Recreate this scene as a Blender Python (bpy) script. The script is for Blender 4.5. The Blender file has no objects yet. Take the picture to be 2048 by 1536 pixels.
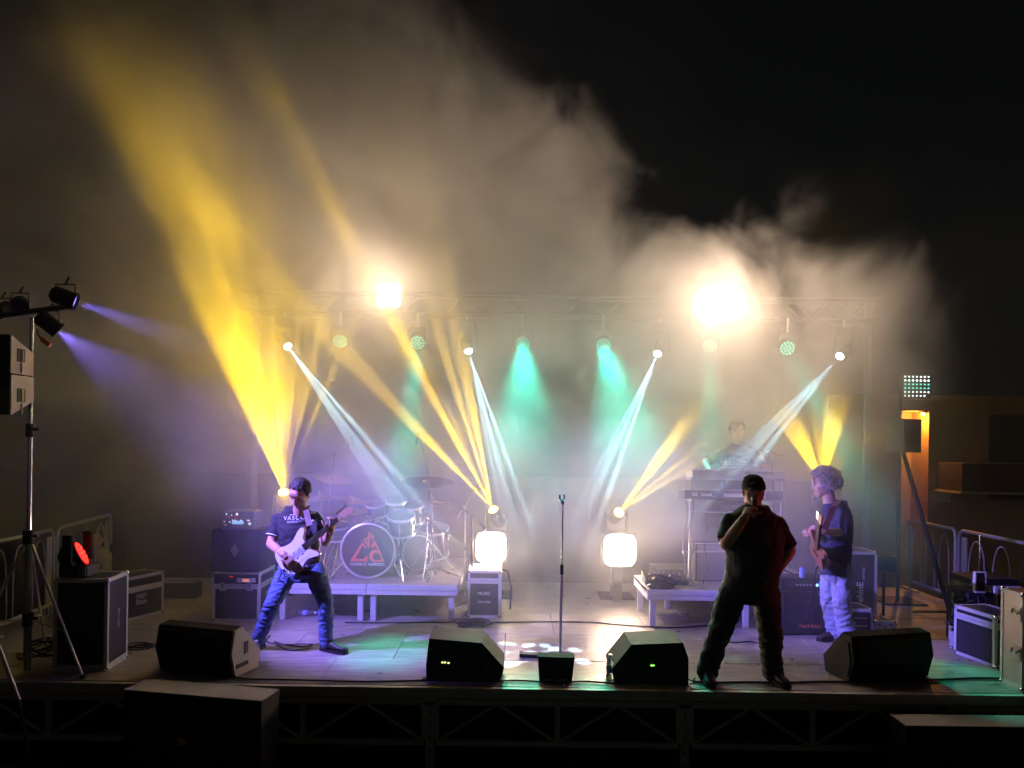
import bpy, bmesh, math, random
from math import radians, sin, cos, pi, sqrt, atan2
from mathutils import Vector, Matrix, noise, Quaternion
sc = bpy.context.scene
COL = sc.collection
rnd = random.Random(7)

# ------------------------------------------------------------------ camera
F = 1500.0; CXP = 1024.0; CYP = 885.0; ROLL = radians(0.8); CH = 1.95
cam_d = bpy.data.cameras.new('camera'); cam = bpy.data.objects.new('camera', cam_d); COL.objects.link(cam)
cam.location = (0, 0, CH)
cam.rotation_euler = (Matrix.Rotation(radians(90), 3, 'X') @ Matrix.Rotation(ROLL, 3, 'Z')).to_euler()
cam_d.sensor_width = 36; cam_d.lens = F / 2048 * 36
cam_d.shift_y = (CYP - 768) / 2048
cam_d.clip_start = 0.05; cam_d.clip_end = 400
sc.camera = cam

def P(px, py, Y):
    """a point of the photograph (pixels of the 2048 px original) at depth Y, as a place on the stage"""
    u, v = px - CXP, py - CYP
    a = u * cos(ROLL) + v * sin(ROLL); b = -u * sin(ROLL) + v * cos(ROLL)
    return Vector((a / F * Y, Y, CH - b / F * Y))

def FL(px, py, z=0.0):
    """where the ray through a pixel meets the level z"""
    u, v = px - CXP, py - CYP
    a = u * cos(ROLL) + v * sin(ROLL); b = -u * sin(ROLL) + v * cos(ROLL)
    Y = (CH - z) * F / b
    return Vector((a / F * Y, Y, z))

# ------------------------------------------------------------------ world and picture
w = bpy.data.worlds.new('World'); sc.world = w; w.use_nodes = True
wn = w.node_tree.nodes; wl = w.node_tree.links
bg = wn['Background']; sky = wn.new('ShaderNodeTexSky'); sky.sky_type = 'NISHITA'; sky.sun_disc = False
sky.sun_elevation = radians(2); sky.sun_rotation = radians(160)
hsv = wn.new('ShaderNodeHueSaturation'); hsv.inputs['Saturation'].default_value = 0.35
wl.new(sky.outputs[0], hsv.inputs['Color']); wl.new(hsv.outputs[0], bg.inputs[0])
bg.inputs[1].default_value = 0.003
sc.view_settings.view_transform = 'Standard'; sc.view_settings.look = 'None'
sc.view_settings.gamma = 1; sc.view_settings.exposure = 0; sc.view_settings.use_curve_mapping = False
c = sc.cycles
c.max_bounces = 5; c.diffuse_bounces = 2; c.glossy_bounces = 2; c.transmission_bounces = 3
c.volume_bounces = 2; c.transparent_max_bounces = 12
c.sample_clamp_direct = 0; c.sample_clamp_indirect = 0
c.use_denoising = True; c.use_light_tree = True
c.caustics_reflective = False; c.caustics_refractive = False
c.volume_step_rate = 1.0; c.volume_max_steps = 256
# ------------------------------------------------------------------ helpers
def V(*a): return Vector(a)
def SH(name, color, rough=0.5, metal=0.0, var=0.15, vs=6.0, bump=0.0, bs=60.0, spec=None, coat=0.0, wear=None, trans=0.0, sheen=0.0):
    m = bpy.data.materials.new(name); m.use_nodes = True
    nt = m.node_tree; b = nt.nodes['Principled BSDF']; N = nt.nodes.new; L = nt.links.new
    b.inputs['Roughness'].default_value = rough; b.inputs['Metallic'].default_value = metal
    if coat: b.inputs['Coat Weight'].default_value = coat
    if spec is not None: b.inputs['Specular IOR Level'].default_value = spec
    if trans: b.inputs['Transmission Weight'].default_value = trans
    if sheen: b.inputs['Sheen Weight'].default_value = sheen
    tc = N('ShaderNodeTexCoord'); n = N('ShaderNodeTexNoise'); n.inputs['Scale'].default_value = vs; n.inputs['Detail'].default_value = 5
    L(tc.outputs['Object'], n.inputs['Vector'])
    mx = N('ShaderNodeMix'); mx.data_type = 'RGBA'
    mx.inputs[6].default_value = (*[x * (1 - var) for x in color], 1); mx.inputs[7].default_value = (*[min(1, x * (1 + var)) for x in color], 1)
    L(n.outputs['Fac'], mx.inputs[0]); outc = mx.outputs[2]
    if wear:
        n2 = N('ShaderNodeTexNoise'); n2.inputs['Scale'].default_value = vs * 3.3; n2.inputs['Detail'].default_value = 8; L(tc.outputs['Object'], n2.inputs['Vector'])
        r = N('ShaderNodeMapRange'); r.inputs[1].default_value = 0.58; r.inputs[2].default_value = 0.72; L(n2.outputs['Fac'], r.inputs[0])
        m2 = N('ShaderNodeMix'); m2.data_type = 'RGBA'; L(r.outputs[0], m2.inputs[0]); L(outc, m2.inputs[6]); m2.inputs[7].default_value = (*wear, 1); outc = m2.outputs[2]
    L(outc, b.inputs['Base Color'])
    rr = N('ShaderNodeMapRange'); rr.inputs[3].default_value = max(0, rough - 0.08); rr.inputs[4].default_value = min(1, rough + 0.1)
    L(n.outputs['Fac'], rr.inputs[0]); L(rr.outputs[0], b.inputs['Roughness'])
    if bump:
        nb = N('ShaderNodeTexNoise'); nb.inputs['Scale'].default_value = bs; nb.inputs['Detail'].default_value = 3; L(tc.outputs['Object'], nb.inputs['Vector'])
        bp = N('ShaderNodeBump'); bp.inputs['Strength'].default_value = bump; bp.inputs['Distance'].default_value = 0.01
        L(nb.outputs['Fac'], bp.inputs['Height']); L(bp.outputs[0], b.inputs['Normal'])
    return m
def EM(name, color, strength):
    m = bpy.data.materials.new(name); m.use_nodes = True; nt = m.node_tree
    b = nt.nodes['Principled BSDF']; b.inputs['Base Color'].default_value = (*color, 1)
    b.inputs['Emission Color'].default_value = (*color, 1); b.inputs['Emission Strength'].default_value = strength
    m.cycles.emission_sampling = 'NONE'
    return m
MATS = dict(
 black=SH('black_paint', (.014, .014, .015), .5, var=.3, vs=20, bump=.15, bs=300),
 blackgloss=SH('black_lacquer', (.01, .01, .012), .2, var=.2),
 grille=SH('speaker_grille', (.012, .0115, .011), .6, var=.35, vs=40, bump=.5, bs=420),
 cloth=SH('black_cloth', (.012, .012, .013), .95, var=.3, bump=.3, bs=200),
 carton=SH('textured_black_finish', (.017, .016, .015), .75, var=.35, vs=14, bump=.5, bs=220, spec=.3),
 alu=SH('aluminium', (.62, .61, .6), .35, .9, var=.12, vs=12, bump=.05),
 aludull=SH('painted_aluminium_frame', (.55, .55, .56), .5, .1, var=.15, vs=9, bump=.05),
 steel=SH('galvanised_steel', (.38, .37, .35), .5, .6, var=.25, vs=12, bump=.08),
 darksteel=SH('stage_frame_steel', (.5, .47, .42), .6, .3, var=.3, vs=10, bump=.1),
 chrome=SH('chrome', (.8, .8, .8), .12, 1, var=.05),
 deck=None,
 beige=SH('bare_plywood_side', (.5, .42, .33), .55, var=.15, vs=10, bump=.1),
 greypl=SH('grey_plastic', (.25, .25, .26), .5, var=.1),
 white=SH('white_plastic', (.75, .75, .75), .4, var=.05),
 hpl=SH('black_laminate_panel', (.03, .03, .034), .42, var=.3, vs=25, bump=.12, bs=160),
 silverpanel=SH('silver_laminate_panel', (.5, .45, .4), .42, .3, var=.12, vs=8, bump=.05),
 brass=SH('cymbal_bronze', (.72, .5, .22), .22, 1, var=.15, vs=30),
 shell=SH('dark_drum_shell', (.02, .02, .025), .18, var=.3, coat=.6),
 skinhead=SH('clear_drum_head', (.09, .09, .10), .35, var=.08),
 bhead=SH('black_drum_head', (.02, .019, .018), .4, var=.15),
 hoop=SH('drum_hoop', (.6, .58, .6), .3, .6, var=.1),
 red=SH('red_print', (.75, .08, .05), .5, var=.1),
 whiteprint=SH('white_print', (.8, .8, .8), .6, var=.02),
 orangeprint=SH('orange_print', (.8, .2, .05), .5, var=.05),
 plaster=SH('mustard_plaster', (.40, .25, .10), .9, var=.28, vs=1.2, bump=.3, bs=14, wear=(.3, .2, .1)),
 doorp=SH('painted_door', (.55, .38, .2), .6, var=.12, vs=4),
 darkwood=SH('dark_wood', (.05, .035, .025), .6, var=.3, bump=.2),
 paper=SH('paper', (.7, .62, .5), .8, var=.05),
 rubber=SH('rubber', (.012, .012, .012), .55, var=.2),
 water=SH('clear_plastic', (.95, .97, 1), .04, trans=.92, var=.01),
 label=SH('blue_label', (.2, .3, .8), .5, var=.2),
 barrier=SH('barrier_steel', (.45, .45, .48), .45, .55, var=.15, vs=15),
 groundm=SH('asphalt', (.03, .029, .027), .9, var=.4, vs=3, bump=.4, bs=80),
 woodred=SH('mahogany_edge', (.25, .09, .05), .3, var=.25, coat=.5),
 maple=SH('maple', (.5, .33, .18), .35, var=.12),
 rosewood=SH('rosewood', (.04, .022, .015), .4, var=.3),
 gwhite=SH('white_guitar_lacquer', (.78, .78, .8), .18, var=.03, coat=.5),
 leather=SH('brown_leather', (.12, .06, .035), .6, var=.3, bump=.2),
 leatherred=SH('dark_red_strap', (.14, .03, .03), .6, var=.3, bump=.2),
 truss=SH('darkened_truss_tube', (.16, .15, .14), .6, .4, var=.2, vs=12),  # tubes darkened to stay faint behind the smoke veil
 cabtop=SH('lit_grey_cabinet_top', (.42, .40, .38), .55, var=.25, vs=10, bump=.1),  # paler than the cabinet: light falling on the top put into its colour
 orange=SH('orange_metal', (.6, .2, .1), .5, var=.1),
)
def key(o): return MWD.get(o.name, Matrix())
MWD = {}
def tag(o, label=None, cat=None, group=None, kind=None):
    if label: o['label'] = label
    if cat: o['category'] = cat
    if group: o['group'] = group
    if kind: o['kind'] = kind
    return o
def thing(name, label, cat, loc=(0, 0, 0), rotz=0.0, group=None):
    o = bpy.data.objects.new(name, None); COL.objects.link(o); o.empty_display_size = .1
    o.location = loc; o.rotation_euler = (0, 0, rotz); MWD[o.name] = Matrix.Translation(Vector(loc)) @ Matrix.Rotation(rotz, 4, 'Z')
    return tag(o, label, cat, group)
class MB:
    def __init__(s): s.bm = bmesh.new(); s.mi = 0
    def _fin(s, vs, fs, M):
        if M is not None:
            for v in vs: v.co = M @ v.co
        for f in fs: f.material_index = s.mi
        return s
    def mat(s, i): s.mi = i; return s
    def box(s, c, d, R=None, bev=0.0, M=None):
        c = Vector(c); vs = []
        for i in (-.5, .5):
            for j in (-.5, .5):
                for k in (-.5, .5):
                    q = Vector((i * d[0], j * d[1], k * d[2]))
                    if R is not None: q = R @ q
                    vs.append(s.bm.verts.new(c + q))
        fs = [s.bm.faces.new([vs[i] for i in f]) for f in ((0, 1, 3, 2), (4, 6, 7, 5), (0, 4, 5, 1), (2, 3, 7, 6), (0, 2, 6, 4), (1, 5, 7, 3))]
        if bev:
            es = {e for f in fs for e in f.edges}
            r = bmesh.ops.bevel(s.bm, geom=list(es), offset=bev, segments=2, affect='EDGES', profile=.5)
            fs = [f for f in r['faces']] + [f for f in fs if f.is_valid]
            vs = list({v for f in fs for v in f.verts})
        return s._fin(vs, fs, M)
    def box2(s, lo, hi, **k):
        lo, hi = Vector(lo), Vector(hi); return s.box((lo + hi) / 2, hi - lo, **k)
    def tube(s, p0, p1, r0, r1=None, seg=10, M=None):
        p0, p1 = Vector(p0), Vector(p1); r1 = r0 if r1 is None else r1
        q = (p1 - p0).to_track_quat('Z', 'Y'); A = []; B = []
        for i in range(seg):
            a = 2 * pi * i / seg; d = q @ Vector((cos(a), sin(a), 0))
            A.append(s.bm.verts.new(p0 + d * r0)); B.append(s.bm.verts.new(p1 + d * r1))
        fs = [s.bm.faces.new((A[i], A[(i + 1) % seg], B[(i + 1) % seg], B[i])) for i in range(seg)]
        fs += [s.bm.faces.new(A[::-1]), s.bm.faces.new(B)]
        return s._fin(A + B, fs, M)
    def path(s, pts, r, seg=6, M=None, closed=False):
        pts = [Vector(p) for p in pts]; rings = []; n = len(pts); up = None
        for i, p in enumerate(pts):
            t = (pts[(i + 1) % n] if (i < n - 1 or closed) else p) - (pts[i - 1] if (i > 0 or closed) else p)
            if t.length < 1e-7: t = Vector((0, 0, 1))
            t.normalize()
            if up is None: up = t.orthogonal().normalized()
            up = (up - t * up.dot(t)); up = up.normalized() if up.length > 1e-5 else t.orthogonal().normalized()
            b = t.cross(up); rr = r[i] if isinstance(r, (list, tuple)) else r
            rings.append([s.bm.verts.new(p + (up * cos(2 * pi * k / seg) + b * sin(2 * pi * k / seg)) * rr) for k in range(seg)])
        fs = []
        for i in range(n if closed else n - 1):
            A, B = rings[i], rings[(i + 1) % n]
            for k in range(seg): fs.append(s.bm.faces.new((A[k], A[(k + 1) % seg], B[(k + 1) % seg], B[k])))
        if not closed: fs += [s.bm.faces.new(rings[0][::-1]), s.bm.faces.new(rings[-1])]
        return s._fin([v for R in rings for v in R], fs, M)
    def lathe(s, prof, seg=24, M=None, cap=True):
        rings = []
        for r, z in prof: rings.append([s.bm.verts.new((r * cos(2 * pi * k / seg), r * sin(2 * pi * k / seg), z)) for k in range(seg)])
        fs = []
        for A, B in zip(rings, rings[1:]):
            for k in range(seg): fs.append(s.bm.faces.new((A[k], A[(k + 1) % seg], B[(k + 1) % seg], B[k])))
        if cap: fs += [s.bm.faces.new(rings[0][::-1]), s.bm.faces.new(rings[-1])]
        return s._fin([v for R in rings for v in R], fs, M)
    def prism(s, pts, d0, d1, M=None, ax='y'):
        """polygon pts in (x,z) extruded along y from d0 to d1 (ax='x': pts are (y,z), along x; ax='z': (x,y), along z)"""
        f = {'y': lambda a, b, d: (a, d, b), 'x': lambda a, b, d: (d, a, b), 'z': lambda a, b, d: (a, b, d)}[ax]
        A = [s.bm.verts.new(f(a, b, d0)) for a, b in pts]; B = [s.bm.verts.new(f(a, b, d1)) for a, b in pts]; n = len(pts)
        fs = [s.bm.faces.new((A[i], A[(i + 1) % n], B[(i + 1) % n], B[i])) for i in range(n)]
        fs += [s.bm.faces.new(A[::-1]), s.bm.faces.new(B)]
        return s._fin(A + B, fs, M)
    def ball(s, c, r, seg=12, M=None, R=None):
        r = (r, r, r) if isinstance(r, (int, float)) else r; c = Vector(c)
        res = bmesh.ops.create_uvsphere(s.bm, u_segments=seg, v_segments=max(6, seg // 2 + 2), radius=1)
        for v in res['verts']:
            q = Vector((v.co.x * r[0], v.co.y * r[1], v.co.z * r[2]))
            if R is not None: q = R @ q
            v.co = c + q
        fs = {f for v in res['verts'] for f in v.link_faces}
        return s._fin(res['verts'], fs, M)
    def build(s, name, mats, parent=None, smooth=False, world=True, label=None, kind=None):
        if parent is not None and world:
            Mi = MWD[parent.name].inverted(); s.bm.transform(Mi)
        bmesh.ops.recalc_face_normals(s.bm, faces=s.bm.faces)
        me = bpy.data.meshes.new(name); s.bm.to_mesh(me); s.bm.free()
        for m in (mats if isinstance(mats, (list, tuple)) else [mats]): me.materials.append(MATS[m] if isinstance(m, str) else m)
        if smooth:
            me.polygons.foreach_set('use_smooth', [True] * len(me.polygons)); me.set_sharp_from_angle(angle=radians(40))
        o = bpy.data.objects.new(name, me); COL.objects.link(o)
        if parent is not None: o.parent = parent; MWD[o.name] = MWD[parent.name]
        else: MWD[o.name] = Matrix()
        if label: o['label'] = label
        if kind: o['kind'] = kind
        return o
def aim(loc, to):
    """matrix whose -Z looks from loc to to"""
    q = (Vector(to) - Vector(loc)).to_track_quat('-Z', 'Y')
    return Matrix.Translation(Vector(loc)) @ q.to_matrix().to_4x4()
def spot(parent, loc, to, energy, color, deg, blend=.5, size=.03, name='lamp_light'):
    l = bpy.data.lights.new(name, 'SPOT'); l.energy = energy; l.color = color; l.spot_size = radians(deg); l.spot_blend = blend; l.shadow_soft_size = size
    o = bpy.data.objects.new(name, l); COL.objects.link(o)
    if parent is not None:
        o.parent = parent; o.matrix_local = MWD[parent.name].inverted() @ aim(loc, to)
    else: o.matrix_local = aim(loc, to)
    return o
def text(name, s, size, M, m, parent, depth=.001, bold=0.0, align='CENTER', spacing=1.0):
    cu = bpy.data.curves.new(name, 'FONT'); cu.body = s; cu.size = size; cu.extrude = depth; cu.align_x = align; cu.align_y = 'CENTER'; cu.offset = bold; cu.space_character = spacing
    t = bpy.data.objects.new('tmp', cu); COL.objects.link(t)
    dg = bpy.context.evaluated_depsgraph_get(); me = bpy.data.meshes.new_from_object(t.evaluated_get(dg))
    bpy.data.objects.remove(t); me.name = name; me.materials.clear(); me.materials.append(MATS[m] if isinstance(m, str) else m)
    me.transform(MWD[parent.name].inverted() @ M)
    o = bpy.data.objects.new(name, me); COL.objects.link(o); o.parent = parent; MWD[o.name] = MWD[parent.name]; return o
def inst(src, parent, M, name=None):
    """another object sharing src's mesh, under parent, at local matrix M"""
    o = bpy.data.objects.new(name or src.name.split('.')[0], src.data); COL.objects.link(o); o.parent = parent; o.matrix_local = M
    MWD[o.name] = MWD[parent.name]; return o
RX90 = Matrix.Rotation(radians(90), 4, 'X')
# ------------------------------------------------------------------ ground, stage, wall
GZ = -0.8
tag(MB().box2((-40, -6, GZ - .3), (40, 60, GZ)).build('ground', 'groundm'), kind='structure')
def deck_material():
    m = bpy.data.materials.new('worn_plywood_deck'); m.use_nodes = True; nt = m.node_tree; b = nt.nodes['Principled BSDF']; N = nt.nodes.new; L = nt.links.new
    tc = N('ShaderNodeTexCoord'); mp = N('ShaderNodeMapping'); L(tc.outputs['Object'], mp.inputs[0]); mp.inputs['Scale'].default_value = (1, 9, 1)
    oi = N('ShaderNodeObjectInfo'); ad = N('ShaderNodeVectorMath'); ad.operation = 'ADD'; L(mp.outputs[0], ad.inputs[0]); L(oi.outputs['Random'], ad.inputs[1])
    g = N('ShaderNodeTexNoise'); g.inputs['Scale'].default_value = 3; g.inputs['Detail'].default_value = 7; g.inputs['Distortion'].default_value = .6; L(ad.outputs[0], g.inputs['Vector'])
    st = N('ShaderNodeTexNoise'); st.inputs['Scale'].default_value = 1.7; st.inputs['Detail'].default_value = 6; st.inputs['Roughness'].default_value = .7; L(tc.outputs['Object'], st.inputs['Vector'])
    cr = N('ShaderNodeValToRGB'); cr.color_ramp.elements[0].position = .3; cr.color_ramp.elements[0].color = (.225, .195, .165, 1); cr.color_ramp.elements[1].position = .7; cr.color_ramp.elements[1].color = (.40, .365, .32, 1)
    L(g.outputs['Fac'], cr.inputs[0])
    mx = N('ShaderNodeMix'); mx.data_type = 'RGBA'; mx.blend_type = 'MULTIPLY'; L(cr.outputs[0], mx.inputs[6])
    r2 = N('ShaderNodeMapRange'); r2.inputs[1].default_value = .3; r2.inputs[2].default_value = .7; r2.inputs[3].default_value = .6; r2.inputs[4].default_value = 1.25; L(st.outputs['Fac'], r2.inputs[0])
    cb = N('ShaderNodeCombineColor'); [L(r2.outputs[0], cb.inputs[i]) for i in range(3)]
    L(cb.outputs[0], mx.inputs[7]); mx.inputs[0].default_value = 1
    # each sheet of plywood has aged on its own
    r3 = N('ShaderNodeMapRange'); r3.inputs[3].default_value = .82; r3.inputs[4].default_value = 1.12; L(oi.outputs['Random'], r3.inputs[0])
    hv = N('ShaderNodeHueSaturation'); L(mx.outputs[2], hv.inputs['Color']); L(r3.outputs[0], hv.inputs['Value'])
    L(hv.outputs[0], b.inputs['Base Color'])
    r4 = N('ShaderNodeMapRange'); r4.inputs[1].default_value = .35; r4.inputs[2].default_value = .65; r4.inputs[3].default_value = .26; r4.inputs[4].default_value = .48; L(st.outputs['Fac'], r4.inputs[0]); L(r4.outputs[0], b.inputs['Roughness'])
    # fine scuffs
    sc1 = N('ShaderNodeTexNoise'); sc1.inputs['Scale'].default_value = 14; sc1.inputs['Detail'].default_value = 6; sc1.inputs['Roughness'].default_value = .75; L(ad.outputs[0], sc1.inputs['Vector'])
    bp = N('ShaderNodeBump'); bp.inputs['Strength'].default_value = .5; bp.inputs['Distance'].default_value = .006; L(sc1.outputs['Fac'], bp.inputs['Height']); L(bp.outputs[0], b.inputs['Normal'])
    return m
MATS['deck'] = deck_material()
SX0, SX1, SY0 = -5.3, 5.6, 6.0
rows = [6.0, 6.72, 7.66, 8.6, 9.55, 10.5]
stg = tag(MB().box2((SX0, SY0 + .02, -.14), (SX1, 10.5, -.045)).build('stage_floor', 'darksteel'), kind='structure')
for j in range(5):
    y0, y1 = rows[j], rows[j + 1]; off = -.04 if j % 2 else .46
    xs = [SX0] + [off + k * 1.0 for k in range(-6, 7) if SX0 + .15 < off + k < SX1 - .15] + [SX1]
    for a, b_ in zip(xs, xs[1:]):
        g = .004; zt = rnd.uniform(-.0035, .0)
        mb = MB().box(((a + b_) / 2, (y0 + y1) / 2, zt - .022), (b_ - a - g, y1 - y0 - g, .044), bev=.003)
        mb.build('deck_panel', 'deck', stg)
MB().box2((SX0, SY0 - .05, -.085), (SX1, SY0 - .003, -.006)).build('front_edge_profile', 'darksteel', stg)
# front lattice frames
for k in range(-3, 3):
    x0 = -.31 - .33 + 2.04 * k; x0 = (868 - 1024) / 250 + 2.04 * (k) + .05
    x1 = x0 + 1.94; xm = (x0 + x1) / 2; zt = -.13; zb = -.46; y = SY0 + .02
    pos = ['farthest left', 'second from the left', 'left of the centre post', 'under the centre microphone', 'under the singer', 'rightmost'][k + 3]
    t = thing('stage_front_frame', 'dark steel lattice frame under the stage front, %s' % pos, 'stage frame', (xm, y, GZ), group='lattice frames along the stage front')
    MB().box2((x0, y - .03, zt - .025), (x1, y + .03, zt + .025)).build('top_chord', 'darksteel', t)
    MB().box2((x0, y - .025, zb - .022), (x1, y + .025, zb + .022)).build('bottom_chord', 'darksteel', t)
    for xx in (x0, xm, x1): MB().box2((xx - .02, y - .022, zb + .022), (xx + .02, y + .022, zt - .025)).build('post', 'darksteel', t)
    q = (x1 - x0) / 4
    for s in (-1, 1):
        MB().tube((xm + s * .03, y, zb + .02), (xm + s * q, y, zt - .02), .015, seg=6).build('diagonal_brace', 'darksteel', t)
        MB().tube((xm + s * q, y, zt - .02), (xm + s * (2 * q - .03), y, zb + .02), .015, seg=6).build('diagonal_brace', 'darksteel', t)
for k in range(-3, 4):
    x0 = (868 - 1024) / 250 + 2.04 * k
    pos = ['at the far left end', 'left of the big case', 'left of the centre, by the first wedge', 'between the two middle wedges, left one', 'between the two middle wedges, right one', 'below the right wedge', 'at the far right end'][k + 3]
    t = thing('support_column', 'perforated square steel leg holding the stage front, %s' % pos, 'stage leg', (x0, SY0 + .03, GZ), group='perforated legs under the stage front')
    MB().box2((x0 - .035, SY0 + .0, GZ + .02), (x0 + .035, SY0 + .07, -.16)).build('leg_tube', 'darksteel', t)
    MB().box2((x0 - .08, SY0 - .04, GZ), (x0 + .08, SY0 + .11, GZ + .02)).build('foot_plate', 'darksteel', t)
    hb = MB()
    for i in range(5): hb.box((x0, SY0 - .001, -.22 - i * .1), (.012, .004, .03))
    hb.build('slot_holes', 'black', t)
for k, xx in enumerate(()):
    t = thing('under_stage_prop', 'dark steel prop standing deep under the stage', 'stage leg', (xx, 8.2, GZ), group='props deep under the stage')
    MB().tube((xx, 8.2, GZ), (xx, 8.2, -.14), .03, seg=8).build('prop_tube', 'darksteel', t)

# side wall building with the lit doorway
YW = 14.0
def W(px, py, dy=0): p = P(px, py, YW + dy); p.y = YW + dy; return p
bld = thing('side_building', 'mustard plastered house wall with a lit doorway, right of the stage', 'building', (9.5, YW, GZ))
x0 = W(1803, 900).x; x1 = W(1857, 900).x; zt = W(1830, 822).z; zb = GZ
MB().box2((x0 - 1.1, YW, GZ), (x0 - .06, YW + .7, 2.95)).build('wall_section', 'plaster', bld)
MB().box2((x1, YW, GZ), (x1 + 6, YW + .7, 2.95)).build('wall_section', 'plaster', bld)
MB().box2((x0 - .06, YW, zt), (x1, YW + .7, 2.95)).build('lintel', 'plaster', bld)
dr = MB().box2((x0 - .05, YW + .60, GZ), (x1 - .002, YW + .66, zt)).build('door', 'doorp', bld)
for za, zc in ((GZ + .3, GZ + 1.1), (GZ + 1.25, GZ + 2.3), (GZ + 2.45, zt - .15)):
    MB().box2((x0 + .08, YW + .583, za), (x1 - .1, YW + .605, zc), bev=.008).build('door_panel', 'doorp', dr)
MB().box2((x0 - .06, YW + .5, GZ), (x0 + .0, YW + .59, zt)).build('door_frame', 'darkwood', bld)
MB().tube((x1 - .12, YW + .59, GZ + 1.05), (x1 - .12, YW + .53, GZ + 1.05), .025).build('door_handle', 'chrome', dr)
a = W(1978, 830); b_ = W(2100, 1000)
MB().box2((a.x, YW - .04, b_.z), (b_.x, YW - .003, a.z)).build('dark_window', 'darkwood', bld)  # flat dark board in place of a dark window opening
a = W(1925, 926, -.8); b_ = W(2120, 986, -.8)
t = thing('serving_hatch_box', 'dark wooden box fixed against the mustard wall, right of the sign', 'box', (a.x + 1, YW - .5, b_.z))
MB().box2((a.x, YW - .8, b_.z), (b_.x, YW - .003, a.z), bev=.01).build('box_body', 'darkwood', t)
MB().box2((a.x - .05, YW - .83, b_.z - .04), (b_.x, YW - .003, b_.z - .003)).build('shelf_edge', 'beige', t)
a = W(1868, 981); b_ = W(1900, 1005)
t = thing('wall_notice', 'pale square paper notice on the mustard wall beside the doorway', 'notice', ((a.x + b_.x) / 2, YW, b_.z))
MB().box2((a.x, YW - .015, b_.z), (b_.x, YW - .003, a.z)).build('paper_sheet', 'paper', t)
p = W(1846, 826, .10)
t = thing('wall_lamp', 'small lamp on a curved arm glowing orange over the doorway', 'lamp', tuple(p))
MB().path([(p.x - .45, YW + .58, p.z - .02), (p.x - .2, YW + .2, p.z + .06), (p.x, YW + .1, p.z + .05)], .012).build('arm', 'black', t, smooth=True)
MB().lathe([(.03, .1), (.06, .05), (.09, -.02)], 16, M=Matrix.Translation(p + V(-.0, 0, .02)), cap=False).build('shade', 'black', t, smooth=True)
MB().ball(p + V(0, 0, -.01), .035).build('bulb', EM('orange_bulb', (1, .55, .15), 12), t, smooth=True)
l = bpy.data.lights.new('lamp_light', 'POINT'); l.energy = 45; l.color = (1, .42, .07); l.shadow_soft_size = .05
o = bpy.data.objects.new('lamp_light', l); COL.objects.link(o); o.parent = t; o.matrix_local = Matrix.Translation((-.16, -.02, -.10))
# the pale rounded stone standing in for a pale patch at the bottom left
p = P(40, 1530, 5.9)
t = tag(MB().ball((p.x, 5.9, GZ - .03), (.42, .35, .19), 20).build('pale_mound', SH('pale_mound_surface', (.3, .24, .18), .9, var=.4, vs=10, bump=.6, bs=30), smooth=True), 'pale rounded stone on the ground in front of the stage, lower left corner', 'mound')

# ------------------------------------------------------------------ rear truss
YT = 10.0
tr = thing('lighting_truss', 'goal shaped aluminium truss behind the band carrying all the upper lamps', 'truss', (0, YT, 0))
xl = P(512, 800, YT).x; xr = P(1734, 800, YT).x
zc1 = P(1024, 594, YT).z; zc0 = P(1024, 632, YT).z
br = None
for s, xx in (('l', xl), ('r', xr)):
    MB().box2((xx - .035, YT - .035, .02), (xx + .035, YT + .035, zc1)).build('tower_mast', 'steel', tr)
    MB().box2((xx - .3, YT - .3, 0), (xx + .3, YT + .3, .02)).build('base_plate', 'steel', tr)
for zz in (zc0, zc1):
    for yy in (YT - .13, YT + .13): MB().tube((xl - .15, yy, zz), (xr + .15, yy, zz), .024, seg=10).build('chord', 'truss', tr, smooth=True)
n = 30; st = (xr - xl) / n; src = None
for i in range(n):
    xa = xl + i * st; up = i % 2
    for yy in (YT - .13, YT + .13):
        za, zb_ = (zc0, zc1) if up else (zc1, zc0)
        if src is None:
            src = MB().tube((0, 0, 0), (0, 0, 1), .009, seg=6).build('brace', 'truss', tr, world=False); o = src
        else: o = inst(src, tr, Matrix())
        d = V(st, 0, zb_ - za); o.matrix_local = MWD[tr.name].inverted() @ Matrix.Translation((xa, yy, za)) @ (d.to_track_quat('Z', 'Y').to_matrix() @ Matrix.Diagonal((1, 1, d.length))).to_4x4()
mb = MB(); xx = xl + .2; pts = []
while xx < xr - .1:
    d = rnd.uniform(.25, .55); sg = rnd.uniform(.03, .13)
    for k in range(6): u = k / 6; pts.append(V(xx + d * u, YT - .16, zc0 + .01 - sg * 4 * u * (1 - u)))
    xx += d
mb.path(pts, .009, 5).build('power_cable', 'rubber', tr, smooth=True)
# ------------------------------------------------------------------ stage lamps
WP, YP, GP, BP, PP = 19000, 19000, 1600, 540, 3300
WARM = (1.0, .69, .47)
M_BL = EM('blinder_bulb_and_bloom', (1, .80, .55), 40); M_WH = EM('white_beam_lens', (.9, .97, 1), 60); M_YE = EM('yellow_beam_lens', (1, .72, .08), 22)
M_G1 = EM('green_led', (.03, .9, .62), 2.0); M_G0 = EM('green_led_face', (.005, .10, .07), .15); M_RD = EM('red_led', (1, .03, .02), 3.0)
M_RD0 = EM('red_led_face', (.8, .01, .02), 1.0); M_BLU = EM('violet_led', (.35, .25, 1), 1.3)

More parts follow.
